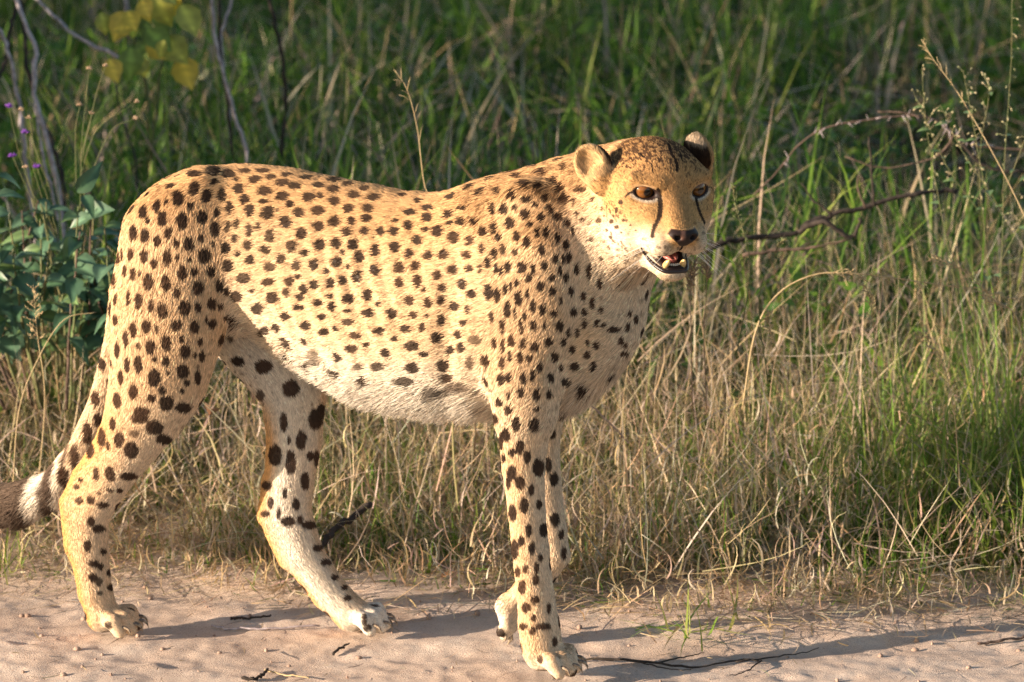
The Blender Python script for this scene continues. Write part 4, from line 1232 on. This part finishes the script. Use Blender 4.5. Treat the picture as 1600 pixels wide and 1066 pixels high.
# --- bare grey stems of a shrub, upper left
def base_of(pxs, Y): p = at(*pxs[-1], Y); return (float(p[0]), float(p[1]), 0.0)
sh = empty("bare_shrub", base_of([(85, 300)], 8.3))
tag(sh, "leafless shrub with pale grey crooked stems rising above the leafy bush", "shrub", None)
for k, (pts, r0, r1, dy, mt) in enumerate([
    ([(105, 420), (92, 300), (66, 195), (52, 135), (56, 80), (38, 35), (18, -20), (5, -80)], .0052, .0042, .2, bark_grey),
    ([(100, 410), (88, 330), (70, 260), (60, 205), (54, 150)], .0035, .0022, .1, bark_grey),
    ([(60, 400), (38, 245), (30, 170), (18, 100), (0, 50), (-30, 10)], .0045, .0032, .1, bark_grey),
    ([(96, 420), (100, 300), (84, 230), (62, 180), (40, 80), (34, -20)], .0050, .0040, .35, bark_dark),
    ([(-4, 130), (8, 95), (16, 50), (24, 10), (30, -30)], .0045, .0035, .1, bark_dark),
    ([(215, 420), (213, 260), (195, 200), (180, 135)], .0028, .0016, .3, bark_dark),
    ([(190, 92), (140, 68), (110, 50), (58, 0), (20, -30)], .0042, .0034, .4, bark_grey)]):
    stick("stem", pts, 8.3 + .06 * k, r0 * .95, r1, mt, sh, 26, dy, 300 + k)
sh2 = empty("bare_sapling", base_of([(380, 300)], 8.6))
tag(sh2, "three grey leafless stems leaning together above the rump of the cheetah", "sapling")
for k, (pts, r0, r1, mt) in enumerate([
    ([(388, 400), (385, 252), (372, 195), (352, 128), (337, 70), (330, 0), (326, -60)], .0042, .0034, bark_grey),
    ([(372, 400), (366, 250), (352, 130), (344, 60), (343, -60)], .0036, .0030, bark_dark),
    ([(360, 190), (350, 112), (346, 55), (362, 0), (372, -50)], .0032, .0026, bark_grey)]):
    stick("stem", pts, 8.6 + .05 * k, r0, r1, mt, sh2, 22, .1, 330 + k)
sp = stick("lone_sapling", [(440, 420), (440, 240), (446, 150), (438, 70), (420, 0), (412, -60)], 8.9, .0042, .0034, bark_dark, None, 22, .1, 340)
tag(sp, "single thin dark stem standing behind the back of the cheetah", "sapling")
# --- leafy bush, left
bush = empty("leafy_bush", base_of([(90, 600)], 7.55))
tag(bush, "leafy bush with dull blue green leaves in shade behind the hind quarters", "bush")
LEAVES = [leaf_mesh("bush_leaf_%d" % i, 1.0, w, f, c, col, .03, 7, i) for i, (w, f, c, col) in enumerate(
    [(.62, .30, .55, (.07, .14, .085)), (.70, .40, .35, (.09, .165, .10)), (.55, .35, .7, (.055, .115, .06)), (.6, .30, .45, (.11, .18, .07))])]
bc = [(-60, 560), (10, 620), (70, 640), (120, 600), (165, 620)]
k = 0
for i in range(34):
    x0 = prr.uniform(-60, 190); x1 = x0 + prr.uniform(-60, 60); y1 = prr.uniform(262, 440) + max(0, (x1 - 120)) * .9
    Yb = 7.55 + prr.uniform(-.14, .22)
    pts = [(x0 * .6 + 40, 640), (x0, 520), ((x0 + x1) / 2, (520 + y1) / 2), (x1, y1)]
    stick("stem", pts, Yb, .0028, .0012, stem_green if i % 3 else bark_brown, bush, 12, 0, 400 + i)
    P = spline([at(x, y, Yb) for x, y in pts], 24)
    for j in range(7, 24, 2 if i % 2 else 3):
        az = prr.uniform(0, 6.28); d = np.array([math.cos(az), math.sin(az) - .35, prr.uniform(-.35, .45)])
        up = np.array([prr.normal(0, .45), -.55 + prr.normal(0, .35), 1.0])
        put_leaf("leaf", LEAVES[k % 4], P[j], d, up, prr.uniform(.034, .060), bush); k += 1
# one light leaf standing up at the top of the bush
put_leaf("leaf", LEAVES[2], at(120, 300, 7.45), (.55, -.2, .55), (.5, -.8, .4), .055, bush, "pale upright leaf at the top of the bush")
# --- yellowing broad leaved plant, upper left
yl = empty("yellowing_plant", base_of([(230, 300)], 8.85))
tag(yl, "broad leaved plant with mottled yellow and green leaves near the top edge", "plant")
YM = [leaf_mesh("big_leaf_%d" % i, 1.0, .85, .15, .2, c, .05, 9, 60 + i) for i, c in enumerate([(.34, .34, .06), (.55, .40, .05), (.18, .26, .05)])]
stick("stem", [(232, 430), (236, 250), (226, 120), (205, 40), (200, -30)], 8.9, .004, .003, stem_green, yl, 16, 0, 500)
stick("stem", [(236, 250), (250, 120), (262, 60)], 8.85, .003, .002, stem_green, yl, 12, 0, 501)
stick("stem", [(202, 60), (198, 20), (200, -30)], 8.85, .0055, .005, bark_grey, yl, 8, 0, 502)
for j in range(30):
    x, y = prr.normal(240, 26), prr.uniform(-25, 95); x -= (y > 60) * 8
    put_leaf("leaf", YM[j % 3], at(x, y, 8.55 + prr.uniform(0, .3)), (prr.normal(0, .8), -.25, -.7 + prr.normal(0, .35)), (prr.normal(0, .4), -.9, .5), prr.uniform(.035, .068), yl)
# --- flowering weed with purple heads, far left
def puff(c, r, col_, n, parent, name, mat):
    V, Fc = [], []
    g = Geo(); rr = np.random.default_rng(int(abs(c[0]) * 1e4) % 1000)
    for i in range(n):
        d = rr.normal(0, 1, 3); d[2] = abs(d[2]) * .9 + .1; d /= np.linalg.norm(d)
        g.tube([c, c + d * r * .6, c + d * r], np.array([.12, .10, .02]) * r, 4)
    return g.build(name, mat, parent, tuple(c))
purple_m = col_mat("petal_purple", (.22, .07, .42), .6); buff_m = col_mat("seed_puff", (.50, .36, .24), .8)
wd = empty("flowering_weed", base_of([(120, 520)], 7.75))
tag(wd, "thin branching weed with small purple flowers and buff seed heads", "weed")
for k, (pts, fl) in enumerate([
    ([(120, 520), (100, 400), (60, 330), (40, 290), (20, 245)], 'p'), ([(110, 460), (80, 330), (58, 262)], 'p'), ([(115, 450), (70, 320), (48, 250), (40, 208)], 'p'), ([(60, 330), (30, 240), (14, 168)], 'p'),
    ([(120, 480), (125, 330), (128, 220), (140, 108)], 's'), ([(126, 260), (150, 150), (165, 104)], 's'), ([(120, 300), (150, 205), (214, 160)], 's'), ([(122, 330), (170, 210), (212, 186)], 's'),
    ([(120, 300), (118, 210), (125, 165)], 's'), ([(125, 250), (138, 200), (143, 178)], 's'), ([(60, 250), (45, 200), (33, 172)], 's'), ([(80, 300), (55, 230), (45, 185)], 's'), ([(70, 330), (50, 300), (40, 262)], 's')]):
    stick("stem", pts, 7.7 + .02 * (k % 4), .0008, .0005, stem_green, wd, 14, 0, 520 + k, False)
    c = at(*pts[-1], 7.7 + .02 * (k % 4))
    if fl == 'p': puff(c, .0085, None, 26, wd, "flower_head", purple_m)
    else: puff(c, .0065, None, 22, wd, "seed_head", buff_m)
# --- dead branches, right
br = empty("dead_branch", tuple(map(float, at(1250, 372, 7.9))))
tag(br, "dark crooked dead branch lying in the grass to the right of the cheetah's head", "branch")
stick("limb", [(1096, 395), (1135, 378), (1180, 370), (1236, 366), (1262, 350), (1300, 336), (1352, 325), (1420, 304), (1460, 300), (1496, 298)], 7.9, .0050, .0042, bark_dark, br, 40, .12, 600)
stick("limb", [(1248, 364), (1285, 346), (1330, 372), (1345, 340)], 7.86, .0050, .0030, bark_dark, br, 18, 0, 601)
stick("twig", [(1160, 400), (1210, 392), (1262, 388), (1330, 372)], 7.85, .0032, .0022, bark_brown, br, 18, 0, 602)
stick("twig", [(1300, 336), (1270, 312), (1252, 286)], 7.88, .0026, .0012, bark_dark, br, 12, 0, 603)
stick("twig", [(1366, 322), (1362, 270), (1358, 215)], 7.95, .0026, .0014, bark_dark, br, 12, 0, 604)
stick("twig", [(1352, 325), (1340, 290), (1342, 274)], 7.9, .0022, .0012, bark_brown, br, 10, 0, 605)
th = empty("thorny_branch", tuple(map(float, at(1500, 230, 8.0))))
tag(th, "thin arching thorny twig crossing the grass above the dead branch", "branch")
main = [(1178, 305), (1215, 268), (1250, 225), (1290, 200), (1340, 190), (1400, 182), (1440, 182), (1470, 192), (1490, 208), (1520, 226), (1570, 232), (1640, 240)]
stick("limb", main, 8.0, .0015, .0025, bark_brown, th, 44, .1, 610)
stick("limb", [(1440, 184), (1410, 176), (1370, 174)], 8.0, .0022, .0012, bark_brown, th, 10, 0, 611)
stick("limb", [(1490, 208), (1480, 230), (1450, 250), (1380, 262), (1320, 246)], 7.98, .0024, .0012, bark_brown, th, 18, 0, 612)
stick("limb", [(1500, 220), (1540, 260), (1600, 270)], 7.98, .0030, .0022, bark_dark, th, 14, 0, 613)
for i in range(34):
    t = prr.uniform(.12, .98); P = spline([at(x, y, 8.0) for x, y in main], 60); p = P[int(t * 59)]
    d = np.array([prr.normal(0, .6), prr.normal(0, .5), prr.choice([-1, 1]) * prr.uniform(.5, 1)]); d /= np.linalg.norm(d); Lh = prr.uniform(.010, .026)
    V, Fc = tube([p, p + d * Lh * .5, p + d * Lh], np.array([.0012, .0008, .0002]), 5)
    mesh_obj("thorn", V, Fc, bark_grey, th, True, tuple(p))
# --- stick behind the hind leg, twigs on the sand
o = stick("stick", [(498, 862), (515, 835), (545, 812), (578, 788)], 6.98, .0058, .0046, bark_dark, None, 16, .1, 620)
tag(o, "dark broken stick poking up through dry grass between the hind legs", "stick")
def ground_twig(pxs, r0, r1, label, seed, mat=bark_dark, sub=()):
    P = np.array([on_ground(x, y, 0.0) for x, y in pxs]); P = spline(P, 22)
    P[:, 2] = sand_z(P[:, 0], P[:, 1]) + r0 * .7 + .002 + .004 * vnoise(P[:, :2], 25, seed)
    P = wob(P, r0 * .3, seed)
    V, Fc = tube(P, np.linspace(r0, r1, 22) * np.random.default_rng(seed).uniform(.8, 1.2, 22), 7)
    if sub:
        root = empty("twig", tuple(P[0])); mesh_obj("shaft", V, Fc, mat, root, True, tuple(P[0]))
        for q in sub:
            S = np.array([on_ground(x, y, 0.0) for x, y in q]); S = spline(S, 14); S[:, 2] = sand_z(S[:, 0], S[:, 1]) + .004 + .003 * vnoise(S[:, :2], 30, seed)
            V, Fc = tube(wob(S, .0006, seed), np.linspace(r0 * .7, r1 * .5, 14), 6); mesh_obj("side_shoot", V, Fc, mat, root, True, tuple(S[0]))
    else: root = mesh_obj("twig", V, Fc, mat, None, True, tuple(P[0]))
    return tag(root, label, "twig", "twigs lying on the track")
ground_twig([(896, 1024), (960, 1026), (1040, 1031), (1100, 1034), (1150, 1025), (1190, 1026)], .0022, .0012, "long thin forked dark twig on the sand to the right of the front paw", 630, bark_dark,
            ([(1150, 1029), (1200, 1020), (1240, 1010), (1280, 1002)], [(1190, 1025), (1170, 1042), (1140, 1050)], [(1030, 1030), (1070, 1018), (1100, 1010)], [(980, 1027), (1030, 1036), (1080, 1040)]))
ground_twig([(360, 964), (385, 962), (424, 960)], .0026, .0016, "short dark twig on the sand to the left of the lifted hind paw", 631)
ground_twig([(378, 1052), (398, 1054), (414, 1046), (418, 1040)], .0030, .0016, "small curved dark twig at the bottom edge of the picture", 632)
ground_twig([(414, 1040), (440, 1046), (484, 1053)], .0016, .0010, "pale thin twig at the bottom edge touching a curved dark one", 633, straw_m)
ground_twig([(1528, 996), (1560, 993), (1600, 988), (1640, 985)], .0022, .0020, "brown twig on the sand at the right edge of the picture", 634, bark_brown)
ground_twig([(520, 1012), (535, 1006), (545, 1002)], .0022, .0012, "tiny dark twig on bare sand below the lifted hind paw", 635)
ground_twig([(330, 972), (370, 976), (420, 978), (500, 976)], .0020, .0014, "pale bleached twig beside the short dark one on the sand", 636, bark_grey)
# --- tall seed stalks that stand out singly
def stalk(pxs, Y, label, side=10, spread=.03, r0=.0012, mat=None, start=.62, parent=None, spikelet=.0, droop=.2, seed=0, ang=.6):
    root = empty("grass_stalk", base_of([pxs[0]], Y)); mat = mat or straw_m
    P = spline([at(x, y, Y) for x, y in pxs], 30)
    V, Fc = tube(P, np.linspace(r0, r0 * .35, 30), 6); mesh_obj("stem", V, Fc, mat, root, True, tuple(P[0]))
    rr = np.random.default_rng(seed); g = Geo()
    for i in range(side):
        t = start + (1 - start) * (i + .5) / side; p = P[min(29, int(t * 29))]; tan = P[min(29, int(t * 29) + 1)] - P[max(0, int(t * 29) - 1)]; tan /= np.linalg.norm(tan) + 1e-9
        d = rr.normal(0, 1, 3); d -= tan * (d @ tan); d /= np.linalg.norm(d); d = d * math.sin(ang) + tan * math.cos(ang)
        L = spread * (1.25 - t * .7) * rr.uniform(.6, 1.2)
        Q = [p, p + d * L * .5, p + d * L + np.array([0, 0, -droop * L])]
        g.tube(Q, np.array([.0006, .0005, .0002]) if not spikelet else np.array([.0005, .0006, .0003]), 4)
        if spikelet:
            for f in (.5, .75, 1.0):
                c = np.array(Q[0]) * (1 - f) + np.array(Q[2]) * f; e = d + rr.normal(0, .5, 3); e /= np.linalg.norm(e)
                g.tube([c, c + e * spikelet * .5, c + e * spikelet], np.array([.0003, .0009, .0001]), 5)
    if side: g.build("seed_head", mat, root, tuple(P[-1]))
    return tag(root, label, "grass stalk", "grass stalks standing clear of the meadow")
stalk([(705, 420), (690, 320), (665, 295), (652, 200), (636, 140), (618, 112)], 7.35, "thin bare pale stalk with wispy side shoots above the middle of the back", 9, .040, .0014, start=.55, seed=1)
stalk([(1640, 420), (1600, 335), (1560, 255), (1500, 150), (1460, 95), (1440, 62)], 7.4, "long pale stalk slanting up to the left at the right edge", 16, .036, .0013, None, .55, seed=2)
stalk([(1160, 640), (1180, 520), (1215, 460), (1270, 430), (1330, 427), (1420, 438), (1530, 455), (1590, 470)], 7.2, "arching pale stalk with a feathery head bending over to the right", 34, .020, .0016, None, .5, spikelet=.008, seed=3, ang=.5)
stalk([(1082, 640), (1080, 520), (1079, 460), (1084, 408)], 6.95, "brown feathery seed head just under the chin of the cheetah", 34, .017, .0011, husk_m, .72, spikelet=.009, seed=4)
stalk([(1104, 640), (1100, 520), (1104, 450), (1102, 406)], 6.98, "feathery brown seed head to the right of the one under the chin", 26, .017, .0010, husk_m, .75, spikelet=.009, seed=14)
stalk([(1372, 640), (1370, 560), (1362, 490), (1354, 446)], 7.05, "upright ladder like seed head in the middle of the right hand grass", 24, .016, .0011, None, .55, spikelet=.008, seed=5)
stalk([(1150, 560), (1172, 420), (1152, 330), (1146, 290)], 7.1, "slim green seed stalk rising beside the muzzle of the cheetah", 24, .012, .0012, stem_green, .45, spikelet=.007, seed=6, ang=.3)
stalk([(1200, 600), (1186, 470), (1212, 392), (1222, 376)], 7.1, "short green stalk with a narrow head right of the muzzle", 14, .012, .0011, stem_green, .55, spikelet=.006, seed=16, ang=.35)
stalk([(1610, 620), (1590, 500), (1555, 470), (1500, 420), (1455, 402)], 7.1, "bristly head leaning left out of the bright green tuft", 40, .022, .0016, None, .35, spikelet=.009, seed=7, ang=.5)
stalk([(60, 760), (70, 620), (58, 520), (52, 445)], 7.25, "stiff pale seed stalk in front of the leafy bush", 22, .026, .0012, None, .62, spikelet=.006, seed=8, ang=.75)
stalk([(20, 760), (30, 640), (60, 560), (100, 500), (150, 488)], 7.2, "bent pale stalk reaching towards the hind leg", 0, .03, .0012, seed=9)
stalk([(1240, 700), (1230, 600), (1205, 520), (1200, 490)], 7.0, "straw coloured wispy stalk in the dry grass right of the chest", 20, .022, .0011, None, .6, spikelet=.006, seed=10)
stalk([(1500, 760), (1490, 640), (1470, 560), (1440, 520)], 7.0, "straw coloured stalk with a loose head in front of the green tuft", 20, .024, .0011, None, .55, spikelet=.006, seed=11)
stalk([(300, 330), (285, 240), (278, 180), (262, 150)], 8.5, "slender stalk rising in the shade beside the grey stems", 12, .04, .0014, stem_green, .5, seed=12)
# --- weed with small pods, right edge
pw = empty("pod_weed", base_of([(1560, 500)], 7.7))
tag(pw, "tall spindly weed with tiny pale pods at the right edge", "weed")
pod_m = col_mat("pod_pale", (.20, .23, .11), .6, (.42, .34, .22), .3, 0, 60)
for k, pts in enumerate([[(1560, 520), (1566, 380), (1570, 250), (1580, 100), (1582, -20)], [(1545, 520), (1540, 380), (1530, 260), (1545, 150), (1540, 120)], [(1500, 480), (1470, 330), (1448, 200), (1440, 110)],
                         [(1566, 330), (1500, 230), (1470, 165)], [(1570, 300), (1610, 190), (1620, 100)], [(1530, 330), (1480, 260), (1430, 150)], [(1560, 420), (1600, 330), (1615, 230)], [(1540, 300), (1520, 190), (1505, 110)]]):
    Yk = 7.6 + .05 * (k % 3)
    stick("stem", pts, Yk, .0009, .0005, stem_green, pw, 18, 0, 700 + k, False)
    P = spline([at(x, y, Yk) for x, y in pts], 40)
    g = Geo()
    for j in range(12, 40):
        if prr.random() < .75:
            d = prr.normal(0, 1, 3); d /= np.linalg.norm(d); L = prr.uniform(.006, .016); d[2] += .3
            g.tube([P[j], P[j] + d * L], np.array([.0004, .0003]), 4); c = P[j] + d * L
            g.tube([c, c + d * .003 + np.array([0, 0, -.001]), c + d * .006 + np.array([0, 0, -.003])], np.array([.0006, .0018, .0004]), 6)
    tag(g.build("pods", pod_m, pw, tuple(P[-1])), kind="stuff")
    for j in (6, 14, 22, 30):
        az = prr.uniform(0, 6.28); put_leaf("leaf", LEAVES[3], P[j], (math.cos(az), math.sin(az), .3), (0, -.3, 1), prr.uniform(.012, .026), pw)
# --- bright green tuft, right, and a small one at the edge of the sand
def tuft(px, py, Y, n, L0, L1, w0, w1, pal, label, seed, spread=.05, th_sd=.45, bend=.7):
    rr = np.random.default_rng(seed); c = at(px, py, Y); base = np.array([c[0], Y, -.01])
    root = empty("grass_tuft", tuple(base))
    B = base + np.c_[rr.normal(0, spread, n), rr.normal(0, spread, n), np.zeros(n)]
    for i in range(n):
        V, F, C = blades(B[i:i + 1], np.array([rr.uniform(L0, L1)]), np.array([rr.uniform(w0, w1)]), np.abs(rr.normal(0, th_sd, 1)) + .05, rr.normal(bend, .4, 1), rr.uniform(0, 6.28, 1), pick(pal, 1, rr), 8, .1, .4, seed=seed * 100 + i)
        mesh_obj("blade", V, F, grass_m, root, True, tuple(B[i]), C)
    return tag(root, label, "grass tuft", "tufts of green grass")
LIME = np.array([[.28, .36, .07], [.20, .30, .05], [.36, .40, .12], [.16, .26, .05]])
tuft(1550, 700, 7.30, 120, .25, .52, .004, .009, LIME, "bright yellow green tuft of broad grass at the right edge", 1, .07, .4, .5)
tuft(1430, 700, 7.6, 40, .22, .42, .004, .007, LIME, "bright green tuft behind the ladder like seed head", 2, .06, .45, .7)
tuft(1465, 760, 7.25, 80, .16, .36, .004, .009, LIME, "bright green tuft in the middle of the right hand grass", 8, .08, .6, .7)
tuft(1610, 760, 7.2, 80, .2, .40, .004, .009, LIME, "yellow green tuft cut off by the right edge, below the tallest one", 9, .07, .55, .6)
tuft(1330, 720, 7.45, 60, .2, .38, .004, .008, LIME, "green tuft under the arching feathery stalk", 10, .07, .5, .7)
tuft(1085, 986, 6.70, 26, .06, .15, .003, .005, np.vstack([LIME, STRAW[:2]]), "small flattened green tuft at the edge of the sand right of the front leg", 3, .035, 1.15, .4)
tuft(700, 880, 7.1, 34, .06, .16, .002, .004, GREEN[:3], "fresh green tuft behind the forelegs in dry grass", 4, .03, .5, .6)
tuft(1160, 860, 7.05, 40, .08, .22, .002, .004, GREEN[:3], "dark green tuft in the dry grass right of the forelegs", 5, .04, .5, .6)
tuft(1380, 905, 6.95, 30, .06, .16, .002, .004, GREEN[:3], "low green tuft near the sand towards the right", 6, .035, .6, .6)
tuft(20, 900, 7.05, 26, .05, .14, .002, .004, LIME, "low yellow green tuft below the tail tip", 7, .03, .6, .6)
# --- dry fallen leaves and pebbles at the edge
DL = [leaf_mesh("dry_leaf_%d" % i, 1.0, .6, .45, -.25 + .3 * i, c, .06, 7, 90 + i) for i, c in enumerate([(.30, .16, .08), (.38, .22, .12), (.22, .12, .07)])]
for i, (x, y, s, lab) in enumerate([(1014, 908, .045, "curled brown dry leaf behind the forelegs at the grass edge"), (1466, 968, .026, "reddish dry leaf at the grass edge near the right"), (330, 650, .05, "brown dry leaf caught in grass under the belly behind the hind leg"),
                                    (690, 915, .03, "dry leaf on the litter between hind and front legs")]):
    p = on_ground(x, y, 0) if y > 700 else at(x, y, 7.3)
    me = DL[i % 3]; o = bpy.data.objects.new("dry_leaf", me); COL.objects.link(o)
    o.location = (p[0], p[1], p[2] + .012); o.rotation_euler = (prr.uniform(-.4, .4), prr.uniform(-.3, .3), prr.uniform(0, 6)); o.scale = (s, s, s)
    tag(o, lab, "dry leaf", "fallen dry leaves")
g = Geo(); rr = np.random.default_rng(8); peb_c = []
for i in range(420):
    x, y = rr.uniform(-1.6, 1.6), rr.uniform(6.0, 7.1) ; z = float(sand_z(np.array([x]), np.array([y]))[0]); rad = abs(rr.normal(0, .0022)) + .0012
    V, Fc = ball(0, 1, 8); V = V * rr.uniform(.6, 1.2, 3) * rad + np.array([x, y, z + rad * .3]); g.add(V, Fc)
tag(g.build("gravel", col_mat("pebble", (.40, .29, .23), .9, (.26, .18, .14), .2, 0, 40)), "small loose grit and pebbles scattered on the track", None, None, 'stuff')

# --- thicket standing to the left, outside the picture: it shades the far grass
tree_leaf = leaf_mat("tree_leaf", .3, .5, .35)
def thicket(name, x, y, h, rx, nleaf, seed, label, cat="tree"):
    rr = np.random.default_rng(seed); root = empty(name, (x, y, 0)); g = Geo()
    ends = []
    for i in range(6):
        a = rr.uniform(0, 6.28); P = spline([(x, y, -.05), (x + .15 * math.cos(a), y + .15 * math.sin(a), h * .3), (x + rx * .6 * math.cos(a), y + rx * .6 * math.sin(a), h * .72), (x + rx * .8 * math.cos(a + .3), y + rx * .8 * math.sin(a + .3), h * .95)], 14)
        g.tube(P, np.linspace(.05, .012, 14) * h / 3, 7); ends += [P[k] for k in range(4, 14)]
    g.build("trunk", bark_dark, root, (x, y, 0))
    ends = np.array(ends); c = ends[rr.integers(0, len(ends), 70)] + rr.normal(0, 1, (70, 3)) * np.array([rx * .30, rx * .30, h * .13])
    c[:, 2] = np.abs(c[:, 2])
    P = c[rr.integers(0, 70, nleaf)] + rr.normal(0, .17, (nleaf, 3)) * h / 3
    A = rr.normal(0, 1, (nleaf, 3)); A /= np.linalg.norm(A, axis=1)[:, None]; B = np.cross(A, rr.normal(0, 1, (nleaf, 3))); B /= np.linalg.norm(B, axis=1)[:, None]
    s = rr.uniform(.03, .06, (nleaf, 1))
    V = np.stack([P - A * s, P + B * s * .45, P + A * s, P - B * s * .45], 1).reshape(-1, 3)
    C = np.repeat(pick(DARKG, nleaf, rr), 4, 0)
    o = mesh_obj("crown", V, np.arange(nleaf * 4).reshape(-1, 4), tree_leaf, root, False, (x, y, 0), C)
    return tag(root, label, cat, "thicket beside the track")
for i, (x, y, h, rx, nl) in enumerate([(-2.3, 8.0, 1.5, .55, 2200), (-3.4, 8.2, 2.3, .9, 2600), (-3.3, 9.4, 2.4, 1.0, 2600), (-6.4, 9.4, 3.4, 1.5, 4500), (-4.8, 10.4, 3.2, 1.3, 3600)]):
    thicket("thorn_bush", x, y, h, rx, nl, 900 + i, "thorn bush outside the picture beyond the leafy bush, %s" % ["lowest and nearest", "second nearest", "behind the nearest", "tallest and outermost", "tall one farthest from the track"][i], "bush")
